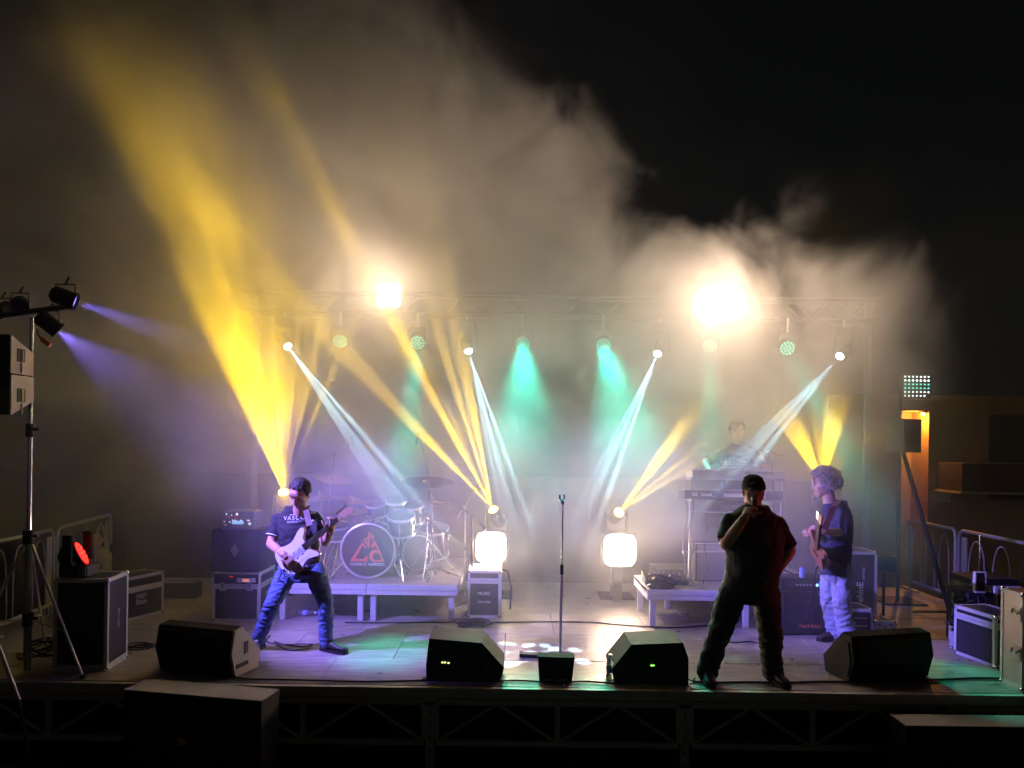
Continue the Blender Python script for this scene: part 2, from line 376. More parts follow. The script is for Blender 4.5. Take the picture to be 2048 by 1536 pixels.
def yoke_and_base(t, p, M, r, base_up):
    """moving head: base box, yoke with two arms, round head. M: head matrix, -Z forward"""
    up = 1 if base_up else -1; bz = p.z + up * .27
    MB().box((p.x, p.y, bz), (.22, .2, .09), bev=.012).build('base', 'black', t)
    y = MB()
    for s in (-1, 1): y.box((p.x + s * (r + .045), p.y, p.z + up * .09), (.025, .07, .27), bev=.008)
    y.box((p.x, p.y, p.z + up * .21), (2 * r + .115, .08, .03))
    y.build('yoke', 'black', t)
    h = MB().lathe([(r * .7, .17), (r, .12), (r, -.06), (r * .92, -.1)], 20, M=M)
    return h.build('head', 'blackgloss', t, smooth=True)
def moving_head(name, label, px, py, Y, to, col, lens, group, hang=True, r=.075, lr=.05, cat='stage light'):
    p = P(px, py, Y); f = (Vector(to) - p).normalized(); c = p - f * .1
    t = thing(name, label, cat, (c.x, c.y, c.z + (.3 if hang else -.3)), group=group)
    h = yoke_and_base(t, c, aim(c, to), r, hang)
    MB().lathe([(lr, -.102), (lr * .9, -.112), (0.001, -.115)], 20, M=aim(c, to)).build('lens', lens, h, smooth=True)
    MB().lathe([(r * .94, -.098), (r * .94, -.112), (lr * 1.05, -.112), (lr * 1.05, -.098)], 20, M=aim(c, to), cap=False).build('lens_ring', 'black', h, smooth=True)
    if hang:
        MB().tube((c.x, c.y, c.z + .3), (c.x, c.y, zc0 - .03), .018, seg=8).build('clamp', 'alu', t)
    return t, p, f
def split(t, p, ax, energy, col, offs, deg, blend=.6, size=.004):
    q = ax.to_track_quat('-Z', 'Y')
    for (ox, oy, e, dg) in offs:
        d = q @ Vector((math.tan(radians(ox)), math.tan(radians(oy)), -1))
        spot(t, p + ax * .03, p + d * 3, energy * e, col, dg or deg, blend, size)
tgt = FL(1092, 1308)
lab = ['far left', 'left of centre', 'right of centre', 'far right']
for i, (px, py) in enumerate(((575, 692), (937, 702), (1315, 707), (1680, 712))):
    t, p, f = moving_head('moving_head_spot', 'black moving head on the truss throwing a split white beam down, %s one' % lab[i], px, py, 9.75, tgt + V((-.25, .1, -.15, .25)[i], 0, 0), None, M_WH, 'white beam moving heads on the truss')
    a0 = (.2, .9, .4, 1.1)[i]; R = 3.0
    offs = [(R * cos(a0 + k * 2 * pi / 5), R * sin(a0 + k * 2 * pi / 5), 1, 0) for k in range(5)] 
    offs.append((0, 0, .5, 1.6)); split(t, p, f, WP, (.5, .82, 1), offs, 1.9)
YB = {(567, 985): (((215, 150), 6.3, 8, .28), ((300, 240), 6.6, 11, .45), ((345, 270), 6.7, 5, .15), ((400, 330), 6.8, 8, .52), ((450, 400), 7, 5, .2), ((480, 420), 7.2, 6, .2), ((577, 1003), 6.95, 9, .10), ((500, 690), 7.2, 5, .7), ((535, 640), 7.2, 4, .9), ((516, 650), 7.2, 2, .8), ((560, 660), 7.3, 4.5, 1.0), ((590, 670), 7.3, 3.4, 1.0), ((612, 690), 7.4, 2.0, .8), ((640, 660), 7.6, 3.0, .6), ((675, 720), 8, 2.2, .6)),
      (987, 1020): (((600, 300), 7, 5, .8), ((650, 380), 7.2, 3, .6), ((745, 560), 7.5, 3, .7), ((800, 600), 7.5, 2.4, .7), ((845, 560), 7.6, 3.5, .9), ((880, 560), 7.6, 2.5, .8), ((905, 600), 7.6, 3.5, .9), ((720, 740), 8, 5, .8), ((700, 690), 8, 2.5, .5)),
      (1238, 1025): (((1430, 770), 6.6, 5, .9), ((1440, 860), 7.2, 2.6, .5), ((1385, 830), 7, 2.6, .5), ((1480, 870), 7.2, 3, .4)),
      (1645, 965): (((1585, 850), 7.2, 6, .6), ((1628, 820), 7.0, 2.5, .4), ((1672, 810), 6.9, 6, .8), ((1652, 945), 7.5, 9, .12))}
lab = ['behind the guitarist', 'above the left blinder', 'above the right blinder', 'behind the bass player']
stands = []
for i, ((px, py), aims) in enumerate(YB.items()):
    mean = sum((P(a[0], a[1], a2) for a, a2, _, _ in aims), V(0, 0, 0)) / len(aims)
    t, p, f = moving_head('moving_head_beam', 'black moving head sending yellow beams upward, %s' % lab[i], px, py, 9.5, mean, None, M_YE, 'yellow beam moving heads near the floor', hang=False, r=.085, lr=.06)
    for (ax_, ay_), ay, dg, e in aims: spot(t, p + f * .03, P(ax_, ay_, ay), YP * e, (1.0, .60, 0.0), dg, .7, .004)
    c = p - f * .1; zt = c.z - .32
    s = thing('lamp_stand', 'black square pillar stand %s, holding a moving head' % lab[i], 'lamp stand', (c.x, c.y, 0), group='pillar stands for the floor moving heads')
    MB().box2((c.x - .06, c.y - .06, .02), (c.x + .06, c.y + .06, zt - .015)).build('pillar', 'black', s)
    MB().box2((c.x - .22, c.y - .22, 0), (c.x + .22, c.y + .22, .02)).build('base_plate', 'black', s)
    MB().box2((c.x - .13, c.y - .13, zt - .015), (c.x + .13, c.y + .13, zt)).build('top_plate', 'black', s)
# LED wash lamps
cell = MB().lathe([(.0001, -.006), (.0125, -.003), (.0135, .002)], 6, cap=False).build('led_lens', M_G1, None); cells = cell.data; bpy.data.objects.remove(cell)
pars = ((680, 683, (-2.55, 8.2, 0), 9, .22, 'leftmost'), (835, 686, (-1.15, 7.0, 0), 15, 1.2, 'second from the left'), (1045, 688, (.2, 5.2, .2), 26, 1.2, 'third from the left'),
        (1207, 691, (1.25, 5.2, .2), 26, 1.2, 'third from the right'), (1419, 693, (2.0, 7.4, 0), 15, .7, 'second from the right'), (1575, 697, (3.9, 6.4, 0), 13, 1.0, 'rightmost'))
for px, py, to, dg, e, lb in pars:
    p = P(px, py, 9.7); to = Vector(to); f = (to - p).normalized(); look = (f + (V(0, 0, 1.95) - p).normalized() * .9).normalized(); M = aim(p, p + look)
    t = thing('led_wash_light', 'round green glowing LED lamp hanging from the truss, %s' % lb, 'stage light', (p.x, p.y, p.z + .2), group='green LED wash lamps in a row')
    h = MB().lathe([(.07, .16), (.105, .12), (.112, .0), (.105, -.004), (.100, .012), (.0001, .012)], 28, M=M, cap=False).build('housing', 'black', t, smooth=True)
    MB().lathe([(.0001, .010), (.099, .010), (.099, .0115)], 28, M=M, cap=False).build('lamp_face', M_G0, h)
    k = 0
    for ring, nn in ((0, 1), (1, 6), (2, 12)):
        for j in range(nn):
            a = 2 * pi * j / max(nn, 1); rr = ring * .0395
            o = bpy.data.objects.new('led_lens', cells); COL.objects.link(o); o.parent = h; MWD[o.name] = MWD[t.name]
            o.matrix_local = MWD[t.name].inverted() @ M @ Matrix.Translation((rr * cos(a), rr * sin(a), .004))
    y = MB().path([p + V(-.125, 0, 0), p + V(-.125, 0, .14), p + V(-.09, 0, .2), p + V(.09, 0, .2), p + V(.125, 0, .14), p + V(.125, 0, 0)], .008)
    y.build('yoke', 'black', t); MB().tube(p + V(0, 0, .2), V(p.x, p.y, zc0 - .03), .018).build('clamp', 'alu', t)
    spot(t, p + look * .03, to, GP * e, (0.0, 1.0, .68), dg, .85, .09)
# blinders
def blinder(label, px, py, Y, half, energy, shape='four', zup=.1):
    p = P(px, py, Y); t = thing('audience_blinder', label, 'stage light', (p.x, p.y, p.z - half), group='warm four lamp blinders facing the audience')
    MB().box((p.x, p.y + .09, p.z), (2 * half, .12, 2 * half), bev=.01).build('housing', 'black', t)
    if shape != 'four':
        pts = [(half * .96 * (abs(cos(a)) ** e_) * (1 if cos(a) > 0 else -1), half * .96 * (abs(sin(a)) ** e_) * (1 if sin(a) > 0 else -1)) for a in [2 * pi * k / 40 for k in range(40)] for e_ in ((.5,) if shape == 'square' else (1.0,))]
        MB().prism(pts, p.y - .004, p.y + .029, M=Matrix.Translation((p.x, 0, p.z))).build('bloom_front', M_BL, t)  # added glowing front shaped like the lamp's lens bloom
    for sx in (-1, 1):
        for sz in (-1, 1):
            if shape != 'four': continue
            c = V(p.x + sx * half * .5, p.y + .03, p.z + sz * half * .5)
            MB().lathe([(half * .46, 0), (half * .52, .03), (half * .5, .03), (.0001, .004)], 24, M=Matrix.Translation(c) @ RX90, cap=False).build('reflector_lamp', M_BL, t, smooth=True)
    for sx in (-1, 1): MB().box((p.x + sx * (half + .02), p.y + .09, p.z), (.012, .05, half * 1.2)).build('side_bracket', 'black', t)
    spot(t, p + V(0, -.03, 0), p + V(0, -1, zup), energy, WARM, 158, .9, .2)
    return t, p
t, p = blinder('bright warm four lamp blinder hung on the left half of the truss', 777, 591, 9.72, .155, BP * .5, zup=.05)
t, p = blinder('brightest warm blinder, enlarged to its bloom, hung on the right half of the truss', 1427, 609, 9.72, .27, BP * 1.6, zup=.05, shape='round')  # half size follows the spread of its bloom
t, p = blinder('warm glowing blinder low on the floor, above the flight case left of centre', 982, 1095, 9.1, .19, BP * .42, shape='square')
MB().box2((p.x - .05, p.y + .15, 0), (p.x + .05, p.y + .25, p.z - .1)).build('support_post', 'black', t)
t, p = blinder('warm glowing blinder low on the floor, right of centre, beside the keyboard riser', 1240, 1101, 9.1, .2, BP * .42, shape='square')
MB().box2((p.x - .05, p.y + .15, 0), (p.x + .05, p.y + .25, p.z - .1)).build('support_post', 'black', t)
# ------------------------------------------------------------------ smoke (its own fog bank; real lamps light it)
DENS = 0.46
def smoke():
    sm = MB().box2((-9.5, 4.4, .003), (9.0, 11.6, 9.2)).build('smoke', 'black', kind='stuff')
    m = bpy.data.materials.new('stage_smoke'); m.use_nodes = True
    nt = m.node_tree; nt.nodes.clear(); N = nt.nodes.new; L = nt.links.new
    def mt(op, a, b=None):
        n = N('ShaderNodeMath'); n.operation = op
        for i, x in enumerate((a, b)):
            if x is None: continue
            if isinstance(x, (int, float)): n.inputs[i].default_value = x
            else: L(x, n.inputs[i])
        return n.outputs[0]
    def mr(x, a, b, lo, hi, smooth=True):
        n = N('ShaderNodeMapRange'); n.interpolation_type = 'SMOOTHSTEP' if smooth else 'LINEAR'; L(x, n.inputs[0])
        for i, v in enumerate((a, b, lo, hi)): n.inputs[i + 1].default_value = v
        return n.outputs[0]
    tc = N('ShaderNodeTexCoord'); sep = N('ShaderNodeSeparateXYZ'); L(tc.outputs['Object'], sep.inputs[0]); x, y, z = sep.outputs
    def curve(inp, lo, hi, pts):
        n = N('ShaderNodeValToRGB'); L(mr(inp, lo, hi, 0, 1, False), n.inputs[0]); els = n.color_ramp.elements; els.remove(els[-1])
        for i, (a, b) in enumerate(pts):
            e = els[0] if i == 0 else els.new((a - lo) / (hi - lo))
            e.position = (a - lo) / (hi - lo); e.color = (b / 10,) * 3 + (1,)
        return mt('MULTIPLY', n.outputs[0], 10)
    n1 = N('ShaderNodeTexNoise'); n1.inputs['Scale'].default_value = .85; n1.inputs['Detail'].default_value = 6; n1.inputs['Roughness'].default_value = .58; n1.inputs['Distortion'].default_value = .45
    L(tc.outputs['Object'], n1.inputs['Vector']); nz = mt('SUBTRACT', n1.outputs['Fac'], .5)
    top = curve(x, -8, 8, SMOKE_TOP)
    h = mt('ADD', mt('SUBTRACT', top, z), mt('MULTIPLY', nz, 3.8))
    env = mr(h, -.15, .55, 0, 1)
    fx = mt('MULTIPLY', mr(x, 3.4, 4.7, 1, .05), mr(x, -7.0, -3.0, .62, 1))
    fy = mt('MULTIPLY', mt('MAXIMUM', mr(y, 6.7, 8.0, .008, 1), mr(x, -3.0, -2.2, .022, .0)), mr(y, 8.7, 9.4, 1, .45))
    fz = mt('MULTIPLY', mr(z, 4.2, 8.0, 1, .4), mt('MULTIPLY', mr(z, .2, 2.3, .2, 1), mr(z, 2.2, 3.4, 1, 1.35)))
    lumps = mr(n1.outputs['Fac'], .36, .66, .12, 2.0, False)
    # a thick puff hanging high on the left and thinner air under it
    def puff(c, r, a):
        n = N('ShaderNodeVectorMath'); n.operation = 'SUBTRACT'; L(tc.outputs['Object'], n.inputs[0]); n.inputs[1].default_value = c
        s = N('ShaderNodeVectorMath'); s.operation = 'DIVIDE'; L(n.outputs[0], s.inputs[0]); s.inputs[1].default_value = r
        l = N('ShaderNodeVectorMath'); l.operation = 'LENGTH'; L(s.outputs[0], l.inputs[0]); return mr(l.outputs['Value'], .1, 1, a, 0)
    left = mt('MAXIMUM', mr(x, -3.3, -1.9, 0, 1), mr(z, 2.2, 3.9, .75, 1))
    extra = mt('ADD', puff(P(430, 350, 7.0), (1.05, 1.3, 1.1), 3.0), puff(P(250, 160, 6.8), (1.2, 1.2, .8), 1.2))
    extra = mt('ADD', extra, puff(P(640, 250, 7.2), (.7, 1.0, .9), .6)); extra = mt('MULTIPLY', extra, mr(n1.outputs['Fac'], .38, .6, .1, 1.1, False))
    fx = mt('MULTIPLY', fx, left)
    d = mt('MULTIPLY', mt('MULTIPLY', mt('MULTIPLY', env, fx), mt('MULTIPLY', fy, fz)), mt('MULTIPLY', lumps, DENS))
    d = mt('ADD', d, mt('MULTIPLY', extra, .30))
    vs = N('ShaderNodeVolumeScatter'); vs.inputs['Color'].default_value = (1, 1, 1, 1); vs.inputs['Anisotropy'].default_value = 0.0
    L(d, vs.inputs['Density']); out = N('ShaderNodeOutputMaterial'); L(vs.outputs[0], out.inputs['Volume'])
    sm.data.materials.clear(); sm.data.materials.append(m)
    return sm
SMOKE_TOP = [(-8, 8.4), (-2.5, 7.8), (-1.0, 6.3), (0.3, 5.4), (0.95, 4.9), (1.3, 4.1), (2.0, 3.95), (2.8, 4.1), (3.6, 3.8), (4.3, 3.0), (5.2, 2.2), (8, 1.0)]
smoke()
# ------------------------------------------------------------------ flight cases and boxes
def flight_case(name, label, c, d, rotz=0, lid=.3, panel='hpl', edge='aludull', catches=2, handle=True, cat='flight case', group=None, front='-y'):
    """c: centre of the base, d: width, depth, height; local front is -y"""
    t = thing(name, label, cat, c, rotz, group); w, dp, h = d; e = .03
    zl = h * (1 - lid)
    MB().box2((-w / 2 + .004, -dp / 2 + .004, .004), (w / 2 - .004, dp / 2 - .004, zl - .012)).build('body', panel, t, world=False)
    MB().box2((-w / 2 + .004, -dp / 2 + .004, zl + .012), (w / 2 - .004, dp / 2 - .004, h - .004)).build('lid', panel, t, world=False)
    for z0, z1 in ((zl - .03, zl - .002), (zl + .002, zl + .03)):
        s = MB(); s.box2((-w / 2, -dp / 2, z0), (w / 2, -dp / 2 + .01, z1)).box2((-w / 2, dp / 2 - .01, z0), (w / 2, dp / 2, z1))
        s.box2((-w / 2, -dp / 2 + .01, z0), (-w / 2 + .01, dp / 2 - .01, z1)).box2((w / 2 - .01, -dp / 2 + .01, z0), (w / 2, dp / 2 - .01, z1)); s.build('closure_band', edge, t, world=False)
    for sx in (-1, 1):
        for sy in (-1, 1):
            MB().prism([(0, 0), (e, 0), (e, .003), (.003, .003), (.003, e), (0, e)], 0, h, M=Matrix.Translation((sx * (w / 2 + .001), sy * (dp / 2 + .001), 0)) @ Matrix.Diagonal((-sx, -sy, 1, 1)), ax='z').build('edge_strip', edge, t, world=False)
    for sz, zz in ((1, -.001), (-1, h + .001)):
        for sy in (-1, 1):
            MB().prism([(0, 0), (e, 0), (e, .003), (.003, .003), (.003, e), (0, e)], -w / 2, w / 2, M=Matrix.Translation((0, sy * (dp / 2 + .001), zz)) @ Matrix.Diagonal((1, -sy, sz, 1)), ax='x').build('edge_strip', edge, t, world=False)
        for sx in (-1, 1):
            MB().prism([(0, 0), (e, 0), (e, .003), (.003, .003), (.003, e), (0, e)], -dp / 2, dp / 2, M=Matrix.Translation((sx * (w / 2 + .001), 0, zz)) @ Matrix.Diagonal((-sx, 1, sz, 1)), ax='y').build('edge_strip', edge, t, world=False)
    for sx in (-1, 1):
        for sy in (-1, 1):
            for zz in (.012, h - .012): MB().ball((sx * (w / 2 - .012), sy * (dp / 2 - .012), zz), .024, 8).build('ball_corner', 'chrome', t, world=False, smooth=True)
    cw = .075
    for i in range(catches):
        x = (i - (catches - 1) / 2) * w * .56
        k = MB().box((x, -dp / 2 - .003, zl), (cw, .006, .1), bev=.002).build('butterfly_catch', 'alu', t, world=False)
        MB().box((x, -dp / 2 - .008, zl), (cw * .62, .008, .07)).build('recess_dish', 'darksteel', k, world=False)
        MB().box((x, -dp / 2 - .016, zl), (.012, .01, .045)).build('catch_wing', 'chrome', k, world=False)
    if handle:
        for sx in (-1, 1):
            k = MB().box((sx * (w / 2 + .003), 0, h * .45), (.006, .14, .11)).build('handle_dish', 'alu', t, world=False)
            MB().path([(sx * (w / 2 + .012), -.05, h * .45 + .02), (sx * (w / 2 + .022), -.04, h * .45), (sx * (w / 2 + .022), .04, h * .45), (sx * (w / 2 + .012), .05, h * .45 + .02)], .007).build('grip', 'rubber', k, world=False)
    return t
def wedge(label, silh, Y, depth, led=None, tilt=0, lip=True, name='stage_monitor'):
    pts = [P(x, y, Y) for x, y in silh]; bz = min(p.z for p in pts)
    pts = [(p.x, max(p.z - bz, 0)) for p in pts]; cx = sum(p[0] for p in pts) / len(pts)
    t = thing(name, label, 'monitor speaker', (cx, Y, 0), group='wedge monitors along the stage front')
    pl = [(a - cx, b) for a, b in pts]
    MB().prism(pl, 0, depth).build('cabinet', 'carton', t, world=False)
    k = MB().prism([(a * .9, .02 + b * .9) for a, b in pl], -.006, -.0005).build('side_plate', 'black', t, world=False)
    return t, cx
# wedges seen end on
def wedge_end(label, silh, Y, depth, leds, gr_edge):
    t, cx = wedge(label, silh, Y, depth)
    for (lx, ly, col) in leds:
        q = P(lx, ly, Y - .012); MB().box(q, (.012, .004, .008)).build('indicator_led', EM('indicator', col, 4), t)
    return t
t = wedge_end('black wedge monitor left of the centre microphone, its slope facing right', ((853, 1363), (852, 1332), (858, 1278), (964, 1287), (1008, 1336), (1002, 1358), (996, 1364)), 6.1, .42, ((885, 1325, (.9, .9, .2)), (890, 1325, (.9, .9, .2)), (897, 1326, (.9, .9, .2))), None)
q = P(974, 1334, 6.088); MB().lathe([(.026, 0), (.026, .008), (.034, .008), (.034, 0)], 16, M=Matrix.Translation(q) @ Matrix.Diagonal((.6, 1, 1, 1)) @ RX90, cap=False).build('pole_socket', 'greypl', t)
for dx in (-.26, .28): MB().box((P(915, 1360, 6.1).x + dx, 6.14, .006), (.06, .06, .012)).build('rubber_foot', 'rubber', t)
t = wedge_end('black wedge monitor right of the water bottle at the centre, its slope facing left', ((1230, 1366), (1224, 1338), (1263, 1289), (1366, 1285), (1377, 1316), (1377, 1369)), 6.1, .42, ((1303, 1331, (.3, 1, .1)), (1307, 1331, (.3, 1, .1))), None)
for zz in (1325, 1345):
    q = P(1248, zz, 6.088); MB().box(q, (.05, .006, .035), bev=.002).build('side_handle', 'black', t)
MB().path([P(1376, 1358, 6.09), P(1384, 1362, 6.06), P(1390, 1355, 6.05), P(1389, 1366, 6.05), P(1380, 1368, 6.06)], .006).build('cable_tail', 'rubber', t, smooth=True)
# wedges seen from behind
def wedge_back(label, c, wd, rotz, prof, light_end, handle):
    t = thing('stage_monitor', label, 'monitor speaker', c, rotz, 'wedge monitors along the stage front')
    MB().prism(prof, -wd / 2, wd / 2, ax='x').build('cabinet', 'carton', t, world=False)
    n = len(prof); cy = sum(a for a, b in prof) / n; cz = sum(b for a, b in prof) / n
    for s in (-1, 1):
        e = MB().prism([((a - cy) * .97 + cy, (b - cz) * .97 + cz) for a, b in prof], s * (wd / 2 + .001), s * (wd / 2 + .022), ax='x').build('end_cheek', 'beige' if (light_end == s) else 'carton', t, world=False)
        if light_end == s:
            MB().box((s * (wd / 2 + .024), cy + .02, cz + .03), (.006, .05, .1), bev=.002).build('handle_slot', 'black', e, world=False)
            MB().box((s * (wd / 2 + .024), cy - .03, cz - .1), (.006, .16, .035), bev=.002).build('cheek_recess', 'black', e, world=False)
    MB().box((0, min(a for a, b in prof) - .002, .25), (wd * .9, .006, .22), bev=.003).build('rear_panel', 'grille', t, world=False)
    return t
prof = [(-.14, .0), (-.20, .2), (-.16, .385), (-.05, .40), (.20, .14), (.17, .0)]
p = FL(402, 1348); t = wedge_back('big black wedge monitor far left, its pale end cheek beside a bottle', (p.x, p.y + .15, 0), .70, radians(-16), prof, 1, True)
p = FL(1772, 1360); t = wedge_back('black wedge monitor at the right of the singer, its grey end towards him', (p.x, p.y + .15, 0), .74, radians(14), prof, None, True)
MB().prism([(-.13, .05), (-.16, .18), (-.13, .33), (-.05, .34), (.12, .15), (.1, .05)], -.402, -.395, ax='x').build('cheek_panel', 'carton', t, world=False)

# subwoofers in front of the stage
def sub(label, fl, fr, Z, dep, logo):
    a = FL(*fl, Z); b_ = FL(*fr, Z); d = b_ - a; rz = atan2(d.y, d.x); wd = d.length; h = Z - GZ
    t = thing('subwoofer', label, 'subwoofer', (a.x, a.y, GZ), rz, 'subwoofers in front of the stage')
    MB().box2((0, 0, .02), (wd, dep, h), bev=.006).build('cabinet', 'carton', t, world=False)
    MB().box2((.002, .002, h - .001), (wd - .002, dep - .002, h + .004)).build('lit_top_sheet', 'cabtop', t, world=False)  # thin added sheet carrying the lit tone of the top
    MB().box2((.03, -.012, .06), (wd - .03, -.001, h - .04), bev=.003).build('grille', 'grille', t, world=False)
    for xx in (.05, wd - .05): MB().box2((xx - .02, .01, 0), (xx + .02, dep - .02, .02)).build('foot', 'rubber', t, world=False)
    for xx in (.04, wd - .04): MB().lathe([(.012, 0), (.01, .004), (.0001, .004)], 10, M=Matrix.Translation((xx, .04, h - .001))).build('corner_screw', 'steel', t, world=False)
    return t, wd, h
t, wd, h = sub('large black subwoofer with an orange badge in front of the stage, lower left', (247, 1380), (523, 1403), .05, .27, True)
k = MB().box((wd * .45, -.016, h - .34), (.062, .006, .055)).build('badge', 'orangeprint', t, world=False)
text('badge_text', 'JBL', .026, MWD[t.name] @ Matrix.Translation((wd * .45, -.0205, h - .34)) @ RX90, 'whiteprint', k)
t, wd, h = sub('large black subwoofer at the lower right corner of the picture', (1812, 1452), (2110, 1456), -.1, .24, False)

# small front box with microphone stand behind it
p = FL(1112, 1364)
t = thing('floor_box', 'small black tapered box with two white bars at the stage edge, before the microphone stand', 'floor box', (p.x, p.y, 0))
MB().prism([(-.135, .0), (-.15, .205), (.15, .2), (.13, .0)], 0, .13, world=None) if False else MB().prism([(-.135, .0), (-.15, .205), (.15, .2), (.13, .0)], 0, .13).build('box_body', 'cloth', t, world=False)
for a, b_ in ((-.105, -.045), (.0, .085)): MB().box2((a, -.006, .012), (b_, -.001, .022)).build('white_bar', 'whiteprint', t, world=False)
p = FL(1120, 1312)
t = thing('microphone_stand', 'tall straight microphone stand with a round base at the centre of the stage front', 'microphone stand', tuple(p))
MB().lathe([(.14, 0), (.14, .008), (.10, .014), (.02, .025)], 32, M=Matrix.Translation(p)).build('round_base', 'chrome', t, smooth=True)
tp = P(1126, 1008, p.y)
md = p.lerp(tp, .58)
MB().tube(p + V(0, 0, .02), md, .0125, seg=12).build('lower_tube', 'steel', t, smooth=True)
MB().tube(md - V(0, 0, .06), md + V(0, 0, .03), .019, seg=12).build('clutch', 'black', t, smooth=True)
MB().tube(md, tp, .008, seg=10).build('upper_tube', 'chrome', t, smooth=True)
MB().tube(tp, tp + V(-.012, -.01, .04), .014, .018).path([tp + V(-.03, 0, .085), tp + V(-.03, 0, .05), tp + V(-.012, 0, .035), tp + V(.012, 0, .05), tp + V(.008, 0, .085)], .009).build('microphone_clip', 'black', t, smooth=True)
p = FL(1058, 1313)
t = thing('pedal', 'flat black foot pedal with a bright left end, left of the microphone stand', 'pedal', tuple(p), radians(-8))
MB().box((0, 0, .016), (.17, .09, .03), bev=.006).build('pedal_body', 'black', t, world=False)
MB().box((-.075, -.005, .035), (.03, .06, .008), bev=.002).build('pedal_plate', 'chrome', t, world=False)
# bottles
def bottle(label, px, py, h, ys=1.0, lie=None):
    p = FL(px, py) if lie is None else lie[0]; t = thing('water_bottle', label, 'bottle', tuple(p), 0, 'plastic water bottles')
    M = Matrix.Translation(p) if lie is None else Matrix.Translation(p + V(0, 0, .035)) @ Matrix.Rotation(lie[1], 4, 'Z') @ Matrix.Rotation(radians(90), 4, 'Y')
    r = .033; s = h / .22
    MB().lathe([(.02, .002), (r, .008), (r, .05 * s), (r * .92, .06 * s), (r, .07 * s), (r, .12 * s), (r * .93, .13 * s), (r, .14 * s), (r * .8, .17 * s), (.013, .195 * s), (.013, .2 * s)], 20, M=M).build('bottle_body', 'water', t, smooth=True)
    MB().lathe([(r * 1.02, .075 * s), (r * 1.02, .118 * s)], 20, M=M, cap=False).build('bottle_label', 'label', t, smooth=True)
    MB().lathe([(.016, .198 * s), (.016, .22 * s), (.0001, .22 * s)], 14, M=M).build('cap', 'white', t, smooth=True)
    return t
bottle('clear water bottle with a blue label standing right of the left wedge', 512, 1327, .2)
bottle('clear water bottle standing left of the centre right wedge', 1220, 1362, .22)

# risers
def riser(label, x0, x1, y0, y1, h, n, group):
    t = thing('stage_riser', label, 'riser', ((x0 + x1) / 2, y0, 0), group=group); w = (x1 - x0) / n
    for i in range(n):
        a = x0 + i * w; b_ = a + w
        MB().box2((a + .003, y0 + .012, h - .03), (b_ - .003, y1 - .012, h)).build('top_board', 'deck', t)
        for yy, s in ((y0, 1), (y1, -1)):
            MB().box2((a + .003, yy, h - .11), (b_ - .003, yy + s * .01, h - .063)).build('side_rail', 'aludull', t); MB().box2((a + .003, yy, h - .058), (b_ - .003, yy + s * .01, h)).build('side_rail', 'aludull', t)
        for xx, s in ((a + .003, 1), (b_ - .003, -1)): MB().box2((xx, y0 + .013, h - .11), (xx + s * .009, y1 - .013, h - .001)).build('end_rail', 'aludull', t)
        for xx in (a + .07, b_ - .07):
            for yy in (y0 + .06, y1 - .06): MB().box2((xx - .03, yy - .03, 0), (xx + .03, yy + .03, h - .035), bev=.004).build('leg', 'aludull', t)
    return t
RZ = .40
xa, xb = P(550, 1190, 8.08).x, P(915, 1190, 8.08).x
riser('grey aluminium riser under the drum kit, legs showing below', xa, xb, 8.08, 10.0, RZ, 2, 'aluminium risers')
kx = P(1294, 1190, 8.0).x
riser('grey aluminium riser under the keyboards, right of the glowing floor lamp', kx, kx + 2.0, 8.0, 8.88, RZ, 2, 'aluminium risers')
riser('rear aluminium riser on which the keyboard player stands', kx + .35, kx + 2.1, 8.89, 9.8, RZ, 2, 'aluminium risers')

# amplifier stack on the left
Yc = 8.0
a = P(424, 1244, Yc); b_ = P(519, 1244, Yc); h1 = P(470, 1146, Yc).z
t = flight_case('rack_flight_case', 'black flight case with silver edges and two catches, under the guitar cabinet', ((a.x + b_.x) / 2, Yc + .25, 0), (b_.x - a.x, .5, h1), lid=.27, catches=2)
w = b_.x - a.x
k = MB().box((0, -.256, h1 * .88), (w * .93, .008, h1 * .2)).build('rack_panel', 'black', t, world=False)
MB().box((w * .22, -.268, h1 * .86), (w * .38, .015, .045)).build('rack_unit', 'aludull', k, world=False)
MB().box((w * .22, -.278, h1 * .86), (.07, .006, .028)).build('display', EM('orange_display', (1, .35, .2), .6), k, world=False)
MB().box((-.05, -.264, h1 * .93), (.03, .004, .004)).build('red_light', M_RD, k, world=False)
a = P(418, 1145, Yc); b_ = P(516, 1062, Yc); cz = h1 + .005
t = thing('guitar_cabinet', 'dark guitar speaker cabinet with a faint diamond on its cloth, on the flight case', 'amplifier', ((a.x + b_.x) / 2, Yc + .22, cz)); w = b_.x - a.x; h = b_.z - cz
MB().box((0, 0, h / 2), (w, .36, h), bev=.012).build('cabinet', 'carton', t, world=False)
MB().box((0, -.184, h / 2), (w - .05, .008, h - .05)).build('grille_cloth', 'grille', t, world=False)
MB().prism([(-.045, 0), (0, .075), (.045, 0), (0, -.075)], -.193, -.189, M=Matrix.Translation((0, 0, h * .52))).build('diamond_emblem', 'greypl', t, world=False)
ctop = cz + h
a = P(433, 1062, Yc); b_ = P(505, 1024, Yc); w = b_.x - a.x; h = b_.z - ctop
t = thing('amplifier_head', 'small digital amplifier head covered with lit buttons, on top of the guitar cabinet', 'amplifier', ((a.x + b_.x) / 2, Yc + .2, ctop + .004))
MB().box((0, 0, h / 2), (w, .24, h), bev=.025).build('case', 'greypl', t, world=False)
pn = MB().box((0, -.124, h / 2), (w * .92, .008, h * .86)).build('control_panel', 'greypl', t, world=False)
MB().box((.01, -.131, h * .38), (w * .32, .005, h * .17)).build('display', EM('blue_display', (.25, .5, .8), .9), pn, world=False)
e1 = EM('button_light', (.9, .95, 1), 2.2); kn = MB().tube((0, 0, 0), (0, -.014, 0), .011, seg=10).build('knob', 'chrome', pn, world=False)
